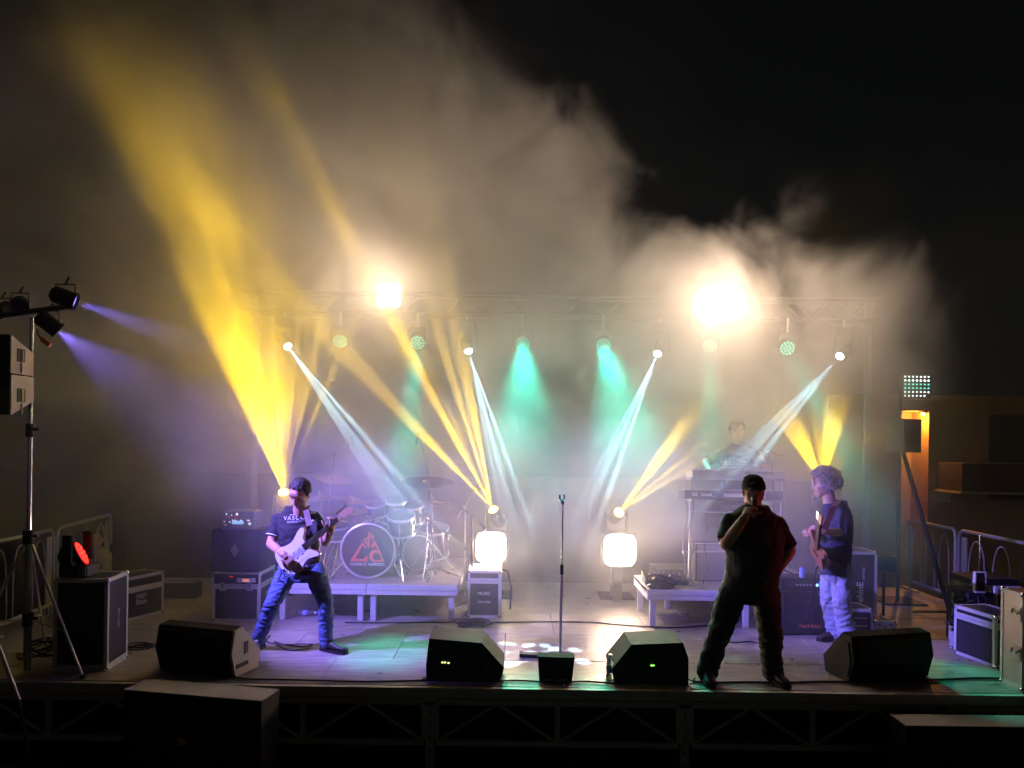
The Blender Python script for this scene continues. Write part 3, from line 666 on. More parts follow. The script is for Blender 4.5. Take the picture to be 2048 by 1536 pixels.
kn.matrix_local = Matrix.Translation((-w * .3, -.128, h * .25))
for x, z in ((.3, .25),) + tuple((-.32 + i * .09, .66) for i in range(8)): inst(kn, pn, Matrix.Translation((w * x, -.128, h * z)) @ Matrix.Scale(.6 if z > .5 else 1, 4))
bt = MB().box((0, 0, 0), (.008, .006, .006)).build('button', e1, pn, world=False); bt.matrix_local = Matrix.Translation((-w * .3, -.13, h * .85))
for x, z in ((-.3, .8), (-.15, .76), (-.02, .82), (.02, .82), (0, .86), (0, .78), (-.36, .42), (-.12, .5), (-.05, .5), (.12, .5), (.3, .5), (.34, .5), (.36, .36), (.36, .28), (.33, .32), (.39, .32), (-.2, .4)): inst(bt, pn, Matrix.Translation((w * x, -.13, h * z)))

p = FL(362, 1190, 0.0)
t = thing('metal_bar', 'pair of silver bars lying on a low black base far left of the amplifier stack', 'bar', (P(362, 1170, 9.2).x, 9.2, 0))
MB().box((0, 0, .09), (.44, .2, .18)).build('base_box', 'black', t, world=False)
for i in (0, 1): MB().box((0, -.09, .2 + .035 * i), (.46, .03, .022), bev=.004).build('bar', 'alu', t, world=False)

# left case group
p = FL(190, 1353); q2 = FL(97, 1342)
t = flight_case('flight_case', 'tall black flight case at the left stage edge with a red lamp on top', (P(150, 1352, 6.2).x + .01, 6.42, 0), (.43, .40, .765), radians(5), lid=.97, catches=0, handle=False)
T1 = t
text('lettering', 'SERVICE', .045, MWD[t.name] @ Matrix.Translation((.2215, 0, .4)) @ Matrix.Rotation(radians(90), 4, 'Z') @ RX90 @ Matrix.Rotation(radians(90), 4, 'Z'), 'aludull', t)
t = flight_case('flight_case', 'smaller black flight case with silver edges behind the tall left one', (P(247, 1250, 7.9).x - .05, 8.15, 0), (.3, .6, .46), radians(-22), lid=.3, catches=1)
# red movers, one on each tall case
def red_mover(label, c, to, zb, energy):
    t = thing('moving_head_wash', label, 'stage light', (c.x, c.y, zb), group='red moving heads on the tall flight cases')
    M = aim(c, to)
    MB().box((c.x, c.y, zb + .055), (.24, .2, .1), bev=.012).build('base', 'black', t)
    MB().box((c.x + .08, c.y - .102, zb + .055), (.06, .01, .07), bev=.002).build('socket_plate', 'chrome', t)
    y = MB()
    for s in (-1, 1): y.box((c.x - .02, c.y + s * .15, zb + .23), (.08, .03, .26), bev=.01)
    y.box((c.x - .02, c.y, zb + .12), (.1, .33, .03)); y.build('yoke', 'carton', t)
    h = MB().lathe([(.07, .15), (.115, .1), (.125, 0), (.12, -.012)], 28, M=M).build('head', 'blackgloss', t, smooth=True)
    MB().lathe([(.0001, -.016), (.108, -.016), (.108, -.0135)], 28, M=M, cap=False).build('lamp_face', M_RD0, h)
    for ring, nn in ((0, 1), (1, 6), (2, 12)):
        for j in range(nn):
            a = 2 * pi * j / nn; rr = ring * .042
            if ring == 0: ls = MB().lathe([(.0001, -.006), (.016, -.003), (.017, .002)], 8, cap=False).build('led_lens', M_RD, h, world=False); ls.matrix_local = MWD[t.name].inverted() @ M @ Matrix.Translation((0, 0, -.018))
            else: inst(ls, h, MWD[t.name].inverted() @ M @ Matrix.Translation((rr * cos(a), rr * sin(a), -.018)))
    spot(t, c + (to - c).normalized() * .03, c + (to - c) * 3, energy, (1, .03, .05), 60, .8, .08)
c = P(160, 1108, 6.35); red_mover('black moving head with a glowing red LED face, standing on the tall left flight case', c, c + V(1, .36, .55), .77, 6)
c = V(4.55, 6.2, 1.13); red_mover('black moving head with red LED face on the silver panelled case, right edge', c, V(2.1, 6.25, 1.25), .793, 36)

# right side
t = flight_case('flight_case', 'tall silver panelled flight case at the right edge of the picture', (4.425, 6.165, 0), (.27, .6, .79), radians(-90), lid=.985, panel='silverpanel', catches=0, handle=False)
for zz in (.62, .3):
    k = MB().box((.075, -.304, zz), (.10, .008, .12), bev=.003).build('handle_dish', 'darksteel', t, world=False)
    MB().path([(.035, -.312, zz + .03), (.045, -.33, zz), (.105, -.33, zz), (.115, -.312, zz + .03)], .008).build('grip', 'chrome', k, world=False)
RC = t
t = flight_case('flight_case', 'blue lit black flight case with silver edges, just left of the tall silver case', (P(2008, 1352, 6.75).x, 6.95, 0), (.34, .5, .46), radians(8), lid=.2, catches=0, handle=False)
k = MB().box((.0, -.254, .27), (.11, .008, .1), bev=.003).build('handle_dish', 'alu', t, world=False); MB().path([(-.04, -.262, .29), (-.035, -.276, .26), (.035, -.276, .26), (.04, -.262, .29)], .007).build('grip', 'rubber', k, world=False)
t = flight_case('flight_case', 'tall narrow black flight case with vertical white lettering behind the bass player', (P(1729, 1252, 8.2).x, 8.45, 0), (.31, .4, .80), 0, lid=.985, catches=0, handle=False)
text('lettering', 'ehinE', .10, MWD[t.name] @ Matrix.Translation((-.03, -.2065, .36)) @ RX90 @ Matrix.Rotation(radians(90), 4, 'Z'), 'whiteprint', t, bold=.002)
text('small_lettering', 'service', .05, MWD[t.name] @ Matrix.Translation((.0, -.2065, .56)) @ RX90 @ Matrix.Rotation(radians(90), 4, 'Z'), 'whiteprint', t)
t = flight_case('rack_flight_case', 'small open rack case with two chrome handles beside the bass player feet', (P(1722, 1264, 7.8).x, 8.0, 0), (.28, .34, .26), 0, lid=.98, catches=0, handle=False)
k = MB().box((0, -.174, .13), (.22, .006, .17)).build('rack_panel', 'black', t, world=False)
for zz in (.09, .17): MB().tube((-.07, -.186, zz), (.07, -.186, zz), .009).build('chrome_handle', 'chrome', k, world=False)
t = flight_case('power_case', 'low black power box with silver rim on the floor right of the lettered case', (P(1770, 1262, 7.9).x, 8.05, 0), (.22, .3, .12), 0, lid=.6, catches=1, handle=False, cat='power box')
p = P(1768, 1127, 8.3)
t = thing('par_lamp', 'small dark par lamp pointing sideways right of the tall lettered case', 'stage light', (p.x, p.y, 0))
M = aim(p, p + V(1, -.4, -.1))
MB().lathe([(.05, .1), (.085, .04), (.09, -.12)], 20, M=M).build('can', 'blackgloss', t, smooth=True)
MB().lathe([(.0001, -.122), (.083, -.122)], 20, M=M, cap=False).build('lens', 'greypl', t)
MB().tube((p.x, p.y, .0), (p.x, p.y, p.z - .1), .015).box((p.x, p.y, .01), (.2, .2, .02)).build('floor_stand', 'black', t)

# bass amplifier
Yb = 7.75; a = P(1560, 1268, Yb); b_ = P(1676, 1268, Yb); w = b_.x - a.x; h = P(1600, 1184, Yb).z
t = thing('bass_cabinet', 'black bass speaker cabinet with orange script on its grille, behind the singer', 'amplifier', ((a.x + b_.x) / 2, Yb + .2, 0))
MB().box((0, 0, h / 2), (w, .4, h), bev=.012).build('cabinet', 'carton', t, world=False)
MB().box((0, -.204, h / 2), (w - .05, .008, h - .05)).build('grille', 'grille', t, world=False)
for x, z in ((-.13, .22), (.13, .22)): MB().lathe([(.1, 0), (.11, .006), (.12, 0)], 24, M=Matrix.Translation((x, -.2085, z)) @ RX90, cap=False).build('speaker_ring', 'black', t, world=False)
text('script_logo', 'Markbass', .062, MWD[t.name] @ Matrix.Translation((.0, -.2095, .1)) @ RX90, 'orangeprint', t)
bt_ = h
h = P(1600, 1159, Yb).z - bt_
t = thing('bass_amplifier_head', 'black bass amplifier head with a blue light on the bass cabinet', 'amplifier', ((a.x + b_.x) / 2, Yb + .2, bt_ + .003))
MB().box((0, 0, h / 2), (w * .98, .32, h), bev=.01).build('case', 'carton', t, world=False)
pn = MB().box((.02, -.163, h / 2), (w * .8, .006, h * .6)).build('front_panel', 'black', t, world=False)
kn = MB().tube((0, 0, 0), (0, -.015, 0), .01, seg=10).build('knob', 'greypl', pn, world=False); kn.matrix_local = Matrix.Translation((-.12, -.166, h * .5))
for i in range(1, 5): inst(kn, pn, Matrix.Translation((-.12 + i * .035, -.166, h * .5)))
MB().ball((.09, -.17, h * .5), .012, 8).build('blue_light', EM('blue_light', (.1, .4, 1), 9), pn, world=False)
p = P(1604, 1158, Yb + .1)
t = thing('drink_can', 'small dark drink can on the bass amplifier head', 'can', (p.x, p.y, bt_ + h + .004))
MB().lathe([(.024, 0), (.03, .006), (.03, .095), (.025, .105), (.0001, .103)], 18).build('can_body', 'label', t, smooth=True, world=False)
MB().lathe([(.024, .1055), (.026, .1085), (.0001, .106)], 18).build('can_top', 'chrome', t, smooth=True, world=False)

# PA speaker on a leaning stand, right
p = P(1805, 872, 8.6)
t = thing('speaker_stand', 'black leaning pole stand under the right hand loudspeaker', 'speaker stand', (p.x + .6, 8.7, 0))
q0 = P(1806, 905, 8.6); q1 = P(1902, 1218, 8.6); q1.z = .03
MB().tube(q0, q1, .025, seg=10).build('pole', 'black', t, smooth=True)
for a in (.4, 2.4, 4.4): MB().tube(q1 + V(0, 0, .05), q1 + V(.4 * cos(a), .4 * sin(a), -.015), .014).build('leg', 'black', t)
t = thing('loudspeaker', 'black loudspeaker on a pole in the dark, left of the lit doorway', 'loudspeaker', (p.x, p.y, q0.z))
MB().prism([(-.14, -.13), (.14, -.13), (.09, .14), (-.09, .14)], 0, .38, ax='z', M=Matrix.Translation((p.x, p.y, q0.z + .002)) @ Matrix.Rotation(radians(24), 4, 'Z')).build('cabinet', 'black', t)
MB().box((0, -.138, .19), (.25, .008, .34), M=Matrix.Translation((p.x, p.y, q0.z + .002)) @ Matrix.Rotation(radians(24), 4, 'Z')).build('grille', 'grille', t)
MB().box((.128, .02, .19), (.008, .03, .3), M=Matrix.Translation((p.x, p.y, q0.z + .002)) @ Matrix.Rotation(radians(24), 4, 'Z')).build('side_bar', 'chrome', t)
# LED matrix panel
p0 = P(1811, 753, 9.4); p1 = P(1857, 792, 9.4)
t = thing('led_matrix_panel', 'square panel of small white green LED dots high above the lit doorway', 'LED panel', ((p0.x + p1.x) / 2, 9.4, 0))
MB().box2((p0.x - .03, 9.41, p1.z - .03), (p1.x + .03, 9.5, p0.z + .03)).build('panel_body', 'black', t)
MB().tube((p0.x, 9.52, 0.01), (p0.x, 9.52, p0.z), .022).build('pole', 'black', t)
MB().box((p0.x, 9.52, .01), (.5, .5, .02)).build('base_plate', 'black', t)
eW = EM('led_dot_white', (.85, 1, .95), 3.5); eG = EM('led_dot_green', (.1, .9, .55), 3.0); dw = dg_ = None
for j in range(6):
    for i in range(7):
        if j == 5 and i == 6: continue
        q = V(p0.x + (p1.x - p0.x) * i / 6, 9.403, p0.z + (p1.z - p0.z) * j / 5)
        g = j in (2, 3)
        s_ = MB().ball(q, .0085 if j != 1 else .011, 6).build('led_dot', eG if g else eW, t)

# mixer rack, case stack and cables at the right
t = thing('rack_table', 'dark rack with a silver rimmed top and red display, behind the blue lit case', 'equipment rack', (P(1990, 1240, 7.6).x, 7.8, 0))
xx0, xx1 = P(1993, 1200, 7.6).x, P(2035, 1200, 7.6).x; zt = P(2010, 1178, 7.6).z
for xx in (xx0, xx1): MB().box2((xx - .015, 7.6, 0), (xx + .015, 7.63, zt - .002)).box2((xx - .015, 8.0, 0), (xx + .015, 8.03, zt - .002)).build('upright', 'aludull', t)
MB().box2((xx0 - .02, 7.58, zt), (xx1 + .02, 8.05, zt + .03)).build('top_rim', 'aludull', t)
MB().box2((xx0 - .25, 7.6, zt + .035), (xx1 + .02, 8.0, zt + .1), bev=.006).build('mixer', 'black', t)
MB().box((xx0 - .16, 7.596, zt + .075), (.06, .006, .012)).build('red_display', EM('red_display', (1, .08, .04), 5), t)
MB().box2((xx0 + .02, 7.64, .1), (xx1 - .02, 7.98, zt * .8)).build('rack_unit', 'carton', t)
p = P(1961, 1178, 7.4)
t = thing('small_monitor', 'little framed screen on a case with a bright thin antenna rod, right side', 'monitor', (p.x, 7.4, 0))
zb = P(1961, 1182, 7.4).z; zt2 = P(1961, 1146, 7.4).z
MB().box2((p.x - .045, 7.4, zb), (p.x + .045, 7.43, zt2)).build('screen', 'black', t)
fr = MB(); fr.box2((p.x - .055, 7.395, zb - .01), (p.x - .045, 7.435, zt2 + .01)).box2((p.x + .045, 7.395, zb - .01), (p.x + .055, 7.435, zt2 + .01)).box2((p.x - .045, 7.395, zt2), (p.x + .045, 7.435, zt2 + .01)).box2((p.x - .045, 7.395, zb - .02), (p.x + .045, 7.45, zb)); fr.build('screen_frame', 'aludull', t)
MB().tube((p.x, 7.42, zt2 + .01), (p.x, 7.42, P(1961, 1070, 7.4).z), .006).build('antenna_rod', 'chrome', t)
MB().box2((p.x - .1, 7.42, 0), (p.x + .14, 7.8, zb - .022)).build('support_box', 'cloth', t)
t = flight_case('flight_case', 'low dark flight case under the heap of cables, right side of the stage', (P(1950, 1285, 7.2).x + .05, 7.35, 0), (.36, .3, .2), radians(-28), lid=.5, catches=0, handle=False)
def cable_heap(name, label, c, rx, ry, rz, n, seed, r=.008):
    R = random.Random(seed); mb = MB()
    for i in range(n):
        pts = []; cx, cy, cz = R.uniform(-.4, .4) * rx, R.uniform(-.4, .4) * ry, R.uniform(0, .8) * rz
        a0 = R.uniform(0, 6); ra = R.uniform(.4, .8)
        for k in range(16): a = a0 + k * .42; pts.append(V(c[0] + cx + rx * ra * cos(a) * R.uniform(.85, 1.1), c[1] + cy + ry * ra * sin(a) * R.uniform(.85, 1.1), c[2] + r + max(0, cz + rz * .3 * sin(a * 1.3 + i))))
        mb.path(pts, r, 5)
    return tag(mb.build(name, 'rubber', smooth=True), label, 'cables')
p = P(1945, 1240, 7.2)
cable_heap('cable_heap', 'tangled heap of black cables piled on a low case at the right side', (p.x + .02, 7.35, .2), .18, .14, .3, 16, 3)
cable_heap('cable_bundle', 'black cables heaped around the microphone stand foot right of the drums', (P(945, 1228, 8.15).x, 8.0, 0), .2, .18, .03, 9, 4)
cable_heap('cable_bundle', 'tangle of cables on the floor between the left light stand and the tall case', (-4.1, 6.7, 0), .25, .25, .15, 9, 6)
cable_heap('cable_bundle', 'thin cables lying on the floor left of the left wedge', (P(290, 1292, 7).x, 6.95, 0), .16, .14, .01, 4, 8, .006)
cable_heap('multicore_bundle', 'black looped multicore and connectors on the left end of the keyboard riser', (kx + .22, 8.12, RZ), .2, .1, .12, 14, 9, .01)
t = thing('effects_unit', 'black effects console with knobs on the left end of the keyboard riser', 'effects unit', (kx + .25, 8.4, RZ))
MB().prism([(-.12, 0), (-.12, .05), (.12, .13), (.12, 0)], -.22, .25, ax='x').build('console_body', 'black', t, world=False)
kn = MB().tube((0, 0, 0), (0, 0, .02), .012).build('knob', 'chrome', t, world=False); kn.matrix_local = Matrix.Translation((-.15, 0, .09))
for i in range(1, 7): inst(kn, t, Matrix.Translation((-.15 + i * .055, .03 * (i % 2), .09 + .01 * (i % 2))))

# floor cables
def cable(label, pts, r=.008, z=0, name='floor_cable'):
    P3 = [FL(x, y, z) + V(0, 0, r) for x, y in pts]; out = []
    for i in range(len(P3) - 1):
        a, b_, c_, d_ = P3[max(i - 1, 0)], P3[i], P3[i + 1], P3[min(i + 2, len(P3) - 1)]
        for k in range(5):
            u = k / 5; out.append(.5 * ((2 * b_) + (c_ - a) * u + (2 * a - 5 * b_ + 4 * c_ - d_) * u * u + (3 * b_ - a - 3 * c_ + d_) * u ** 3))
    out.append(P3[-1])
    return tag(MB().path(out, r, 6).build(name, 'rubber', smooth=True), label, 'cable', 'cables lying on the stage floor')
cable('black cable looping from the left wedge and along the front edge to the next wedge', ((470, 1335), (463, 1344), (468, 1355), (500, 1360), (560, 1361), (640, 1363), (720, 1365), (800, 1364), (856, 1362)))
cable('black cable along the front edge between the two middle wedges', ((990, 1365), (1040, 1363), (1110, 1367), (1170, 1365), (1230, 1369)))
cable('long black cable along the front edge from the singer to the right wedge and case', ((1385, 1366), (1430, 1368), (1500, 1367), (1580, 1368), (1640, 1366), (1700, 1367), (1800, 1365), (1880, 1362), (1950, 1359), (2010, 1360)), .011)
cable('thin cable crossing the floor from the drum riser to the keyboard riser', ((690, 1246), (760, 1247), (850, 1246), (920, 1247), (1010, 1246), (1090, 1245), (1180, 1246), (1240, 1251), (1300, 1255), (1360, 1256), (1420, 1252)))
cable('guitar lead lying in loops behind the guitarist feet', ((540, 1272), (532, 1282), (545, 1288), (575, 1290), (610, 1289), (625, 1291), (600, 1294), (560, 1288), (548, 1284), (565, 1297), (590, 1302), (622, 1297)), .006)
cable('thin cable on the floor behind the singer legs', ((1440, 1282), (1470, 1286), (1500, 1284), (1530, 1290)), .006)
# bottle and stick under the riser
p = FL(592, 1232); bottle('clear bottle with a blue label lying on its side under the drum riser', 0, 0, .22, lie=(p, radians(5)))
# ------------------------------------------------------------------ drum kit
def stand_tripod(t, base, top, h0=.35, r=.008, spread=.28, mat='chrome', legr=.007):
    MB().tube(base + V(0, 0, .05), base + (top - base) * .55, r * 1.25).build('lower_tube', mat, t, smooth=True)
    MB().tube(base + (top - base) * .5, top, r * .8).build('upper_tube', mat, t, smooth=True)
    MB().tube(base + (top - base) * .53, base + (top - base) * .57, r * 2.2).build('clamp', 'chrome', t, smooth=True)
    for a in (.5, 2.6, 4.7):
        f = base + V(spread * cos(a), spread * sin(a), .008)
        MB().tube(base + V(0, 0, h0), f, legr).build('leg', mat, t)
        MB().ball(f, .014, 8).build('rubber_foot', 'rubber', t)
def cymbal(label, px, py, Y, half, tilt, tiltx=.2, base_px=None, n=''):
    p = P(px, py, Y); r = half / F * Y
    t = thing('cymbal', label, 'cymbal', tuple(p), group='cymbals of the drum kit')
    M = Matrix.Translation(p) @ Matrix.Rotation(tilt, 4, 'Y') @ Matrix.Rotation(tiltx, 4, 'X')
    MB().lathe([(r, 0), (r * .6, .014), (r * .22, .024), (r * .18, .04), (r * .06, .05), (.0001, .05)], 40, M=M, cap=False).build('bronze_plate', 'brass', t, smooth=True)
    MB().tube(M @ V(0, 0, .045), M @ V(0, 0, .085), .012).build('felt_and_wing_nut', 'chrome', t)
    b_ = (base_px or p.x); base = V(b_ if base_px is None else P(base_px, 1150, Y).x, Y + .02, RZ)
    s = thing('cymbal_stand', 'chrome tripod stand holding the %s' % n, 'cymbal stand', tuple(base), group='chrome cymbal stands')
    k = V(base.x, base.y, p.z - .16)
    stand_tripod(s, base, k)
    MB().tube(k, M @ V(0, 0, -.006), .006).build('boom_arm', 'chrome', s)
    MB().ball(k, .02, 8).build('boom_joint', 'chrome', s)
cymbal('tilted crash cymbal highest left of the kit, beside the guitarist head', 664, 957, 8.9, 38, radians(12), .18, 655, 'tilted crash left of the kit')
cymbal('flat hi-hat like cymbal just right of the guitarist shoulder', 640, 997, 8.75, 32, radians(-3), .12, 640, 'flat cymbal right of the guitarist shoulder')
cymbal('small cymbal behind the guitar headstock', 700, 1000, 8.9, 28, radians(10), .16, 706, 'small cymbal behind the guitar headstock')
cymbal('widest cymbal high at the right of the kit', 855, 965, 8.9, 52, radians(-2), -.28, 862, 'widest cymbal at the right of the kit')
cymbal('flat ride cymbal lower at the right of the kit', 868, 1008, 8.6, 42, radians(-1), -.12, 852, 'flat ride cymbal at the right of the kit')
cymbal('flat cymbal low left of the kit above the guitarist hand', 690, 1024, 8.7, 40, radians(1), .1, 676, 'low flat cymbal left of the kit')
def drum(name, label, c, r, depth, axis, legs=None, front='bhead', lugs=8, group='drums of the kit', parts=True):
    """axis: direction the front head faces"""
    t = thing(name, label, 'drum', (c.x, c.y, RZ)); q = Vector(axis).to_track_quat('Z', 'Y').to_matrix().to_4x4(); M = Matrix.Translation(c) @ q
    MB().lathe([(r * .97, -depth / 2), (r * .97, depth / 2)], 40, M=M, cap=False).build('shell', 'shell', t, smooth=True)
    for s in (-1, 1):
        z = s * depth / 2
        MB().lathe([(r * .96, z - s * .005), (r * 1.03, z - s * .015), (r * 1.04, z + s * .01), (r * .975, z + s * .016), (r * .96, z + s * .004)], 40, M=M, cap=False).build('hoop', 'hoop', t, smooth=True)
        MB().lathe([(.0001, z + s * .003), (r * .958, z + s * .003)], 40, M=M, cap=False).build('drum_head', front if s == 1 else 'skinhead', t)
    lg = None
    for k in range(lugs):
        a = 2 * pi * (k + .5) / lugs; L_ = M @ Matrix.Rotation(a, 4, 'Z')
        if lg is None: lg = MB().box((r * 1.0, 0, 0), (.03, .022, .06), bev=.004).tube((r * 1.03, 0, -depth / 2), (r * 1.03, 0, depth / 2), .004, seg=6).build('lug', 'chrome', t, world=False); lg.matrix_local = MWD[t.name].inverted() @ L_
        else: inst(lg, t, MWD[t.name].inverted() @ L_)
    return t, M
c = P(741, 1110, 8.62); r = .302; c.z = RZ + r * 1.03
bd, Mb = drum('bass_drum', 'black bass drum facing the audience with a red triangular logo', c, r, .36, (0.02, -1, 0))
zf = .186
def onhead(pts, name, m, z=.1865, dz=.0012):
    # logo outline pieces in drum pixels (photo crop 1536 wide, centre 760,730, radius 690)
    k = r / 690
    MB().prism([((x - 760) * k, -(y - 730) * k) for x, y in pts], z, z + dz, M=Mb @ Matrix.Rotation(0, 4, 'Z'), ax='z').build(name, m, bd)
Rq = Vector((0.02, -1, 0)).to_track_quat('Z', 'Y').to_matrix()
# make sure the drawing stands upright: rotate the drawing plane so its y is world up
up = Rq.inverted() @ V(0, 0, 1); ang = atan2(up.y, up.x) - pi / 2; Mb0 = Mb; Mb = Mb @ Matrix.Rotation(ang, 4, 'Z')
rim_w = []
onhead([(300, 1010), (620, 510), (725, 660), (700, 690), (622, 590), (440, 940), (680, 940), (700, 870), (755, 890), (745, 1010)], 'logo_letter', 'red')
onhead([(640, 450), (755, 370), (770, 270), (820, 230), (800, 640), (765, 660)], 'logo_letter', 'red')
onhead([(690, 460), (740, 430), (745, 560)], 'logo_gap', 'bhead', .188)
onhead([(835, 300), (870, 290), (925, 390), (895, 450), (850, 430)], 'logo_letter', 'red')
onhead([(835, 600), (945, 450), (1190, 1010), (880, 1010), (800, 930), (800, 820), (860, 730), (930, 700), (1020, 720), (955, 600), (880, 665)], 'logo_letter', 'red')
onhead([(900, 940), (895, 850), (930, 790), (1010, 780), (1085, 850), (1110, 965), (940, 965)], 'logo_gap', 'bhead', .188)
text('lettering', "COLPA D' ALFREDO", .043, Mb @ Matrix.Translation((-.004, -(1080 - 730) * r / 690, .1875)), 'whiteprint', bd, bold=.0006, spacing=1.0)
for s in (-1, 1): MB().tube(c + V(s * .27, -.12, -.12), V(c.x + s * .4, c.y - .26, RZ + .005), .009).build('spur', 'chrome', bd)
def tom(label, px, py, Y, r, d, ax=(0, -.35, 1)):
    c = P(px, py, Y); t, M = drum('tom_drum', label, c, r, d, ax, front='skinhead', lugs=6)
    return t, c
t, c1 = tom('rack tom on top of the bass drum, right hand one', 793, 1016, 8.85, .125, .19); MB().tube(c1 + V(-.05, .0, -.09), V(c.x + .06, c.y, RZ + .6), .01).build('mount', 'chrome', t)
t, c1 = tom('small chrome snare beside the rack tom over the bass drum', 752, 1018, 8.95, .12, .12); MB().tube(c1 + V(.0, .0, -.06), V(c.x + .02, c.y, RZ + .6), .01).build('mount', 'chrome', t)
t, c1 = tom('lower tom right of the bass drum with long chrome lugs', 803, 1048, 8.6, .16, .2); MB().tube(c1 + V(0, .1, -.05), V(c1.x, c1.y + .14, RZ), .01).build('mount', 'chrome', t)
cf = P(824, 1104, 8.9)
t, M = drum('floor_drum', 'large side drum right of the bass drum turned half away', cf, .2, .3, (.55, -.8, .08), front='skinhead')
for a, dx in ((0, -.17), (1, .17)): MB().tube(V(cf.x + dx, cf.y, cf.z), V(cf.x + dx * 1.2, cf.y - .05, RZ), .009).build('leg', 'chrome', t)
t, c1 = tom('second rack tom behind, between the snare and the side drum', 826, 1026, 9.0, .13, .2); MB().tube(c1 + V(0, .1, -.05), V(c1.x, c1.y + .14, RZ), .01).build('mount', 'chrome', t)
t, c1 = tom('deep floor tom at the far right of the kit behind the ride cymbal', 868, 1082, 9.2, .18, .34); MB().tube(c1 + V(0, .19, .1), V(c1.x, c1.y + .2, RZ), .008).tube(c1 + V(-.17, 0, .1), V(c1.x - .17, c1.y, RZ), .008).tube(c1 + V(.17, 0, .1), V(c1.x + .17, c1.y, RZ), .008).build('legs', 'chrome', t)
t, c1 = tom('shallow snare drum left of the bass drum behind the guitar neck', 672, 1063, 8.8, .17, .14, (0, -.2, 1))
for a in (0, 2.1, 4.2): MB().tube(V(c1.x, c1.y, c1.z - .07), V(c1.x + .2 * cos(a), c1.y + .2 * sin(a), RZ), .008).build('leg', 'chrome', t)
t = thing('pedal_bar', 'bright chrome stand foot lying on the riser edge right of the bass drum', 'stand foot', (P(828, 1163, 8.2).x, 8.2, RZ))
MB().tube(P(806, 1168, 8.2), P(850, 1160, 8.35), .009).build('foot_bar', 'chrome', t); MB().tube(P(806, 1167, 8.2), P(800, 1118, 8.3), .008).build('upright_bar', 'chrome', t)
def mic_boom(label, base, joint, tip, micdir, black=True, mat='black', r=.009, spread=.28, h0=.3):
    t = thing('boom_microphone', label, 'microphone stand', tuple(base), group='boom microphone stands')
    MB().tube(base + V(0, 0, .04), joint, r).build('pole', mat, t, smooth=True)
    MB().tube(base + (joint - base) * .52, base + (joint - base) * .6, r * 1.8).build('clutch', 'black', t)
    d = (tip - joint).normalized()
    MB().tube(joint - d * .18, tip, r * .7).build('boom_arm', mat, t, smooth=True)
    MB().ball(joint, .022, 8).build('joint', 'black', t)
    m = MB(); m.tube(tip, tip + micdir * .11, .013, .017); m.ball(tip + micdir * .125, .023, 10); m.build('microphone', 'black', t, smooth=True)
    for a in (.3, 2.4, 4.5): MB().tube(base + V(0, 0, h0 * .4), base + V(spread * cos(a), spread * sin(a), .01), r * .8).build('leg', mat, t)
    return t
b0 = FL(944, 1222); mic_boom('black boom microphone stand right of the drum riser, microphone pointing down right', b0, P(944, 1032, b0.y), P(955, 1040, b0.y), (P(966, 1052, b0.y) - P(948, 1030, b0.y)).normalized(), r=.013)
b1 = V(P(932, 1100, 9.3).x, 9.3, 0); mic_boom('dim microphone stand behind the right hand cymbals', b1, P(930, 1010, 9.3), P(945, 985, 9.3), V(.5, 0, .6).normalized(), mat='steel')
b2 = V(P(650, 1150, 9.3).x, 9.3, RZ); mic_boom('overhead microphone boom above the left cymbals', b2, P(668, 908, 9.3), P(704, 872, 9.3), V(0, 0, -1))
b3 = V(P(864, 1150, 9.2).x, 9.2, RZ); mic_boom('tall overhead microphone boom above the right cymbals', b3, P(858, 945, 9.2), P(836, 865, 9.2), V(-.1, 0, -1).normalized())
b4 = V(P(897, 1150, 8.5).x, 8.5, RZ) ; b4.x -= .15; mic_boom('short black drum microphone right of the kit', b4, P(862, 1045, 8.5), P(880, 1057, 8.5), V(.8, 0, -.6).normalized())

# ------------------------------------------------------------------ keyboards
def keyboard(label, pl, pr, Y, h, dep, zc, mat, tilt, keys=52, group='keyboards on the tiered stand'):
    a = P(pl, 945, Y).x; b_ = P(pr, 945, Y).x; w = b_ - a
    t = thing('keyboard', label, 'keyboard', ((a + b_) / 2, Y, zc), radians(0), group); t.rotation_euler = (0, 0, 0)
    M = MWD[t.name] @ Matrix.Rotation(tilt, 4, 'X')
    MB().box((0, dep / 2, 0), (w, dep, h), bev=.008, M=M).build('case', mat, t)
    MB().box((0, -.006, 0), (w * .985, .012, h * .8), M=M).build('rear_panel', 'greypl' if mat == 'white' else 'black', t)
    s = MB().box((0, 0, 0), (w * .92 / keys * .86, .14, .016)).build('white_key', 'white', t, world=False)
    Ml = MWD[t.name].inverted() @ M
    s.matrix_local = Ml @ Matrix.Translation((-w * .46 + w * .92 * .5 / keys, dep - .09, h / 2 + .006))
    for i in range(1, keys): inst(s, t, Ml @ Matrix.Translation((-w * .46 + w * .92 * (i + .5) / keys, dep - .09, h / 2 + .006)))
    return t, w, M
z1 = P(1475, 948, 8.35).z; z2 = P(1470, 990, 8.3).z
t, w, M = keyboard('upper pale keyboard on the tiered stand, in front of its player', 1384, 1570, 8.35, .085, .32, z1, 'white', radians(-8))
MB().box((w * .22, -.014, .012), (w * .3, .004, .03), M=M).build('connector_strip', 'black', t)
MB().box((0, .0, .046), (w * .99, .02, .012), M=M).build('rear_lip', 'aludull', t)
t, w, M = keyboard('lower black keyboard on the tiered stand with white lettering on its back', 1370, 1568, 8.3, .10, .34, z2, 'black', radians(-6))
text('lettering', 'GE', .05, M @ Matrix.Translation((-w * .40, -.0135, 0)) @ RX90, 'whiteprint', t); text('lettering', 'doozl_', .055, M @ Matrix.Translation((-w * .27, -.0135, 0)) @ RX90, 'whiteprint', t)
MB().box((w * .02, -.0145, -.005), (w * .26, .004, .04), M=M).build('connector_plate', 'aludull', t)
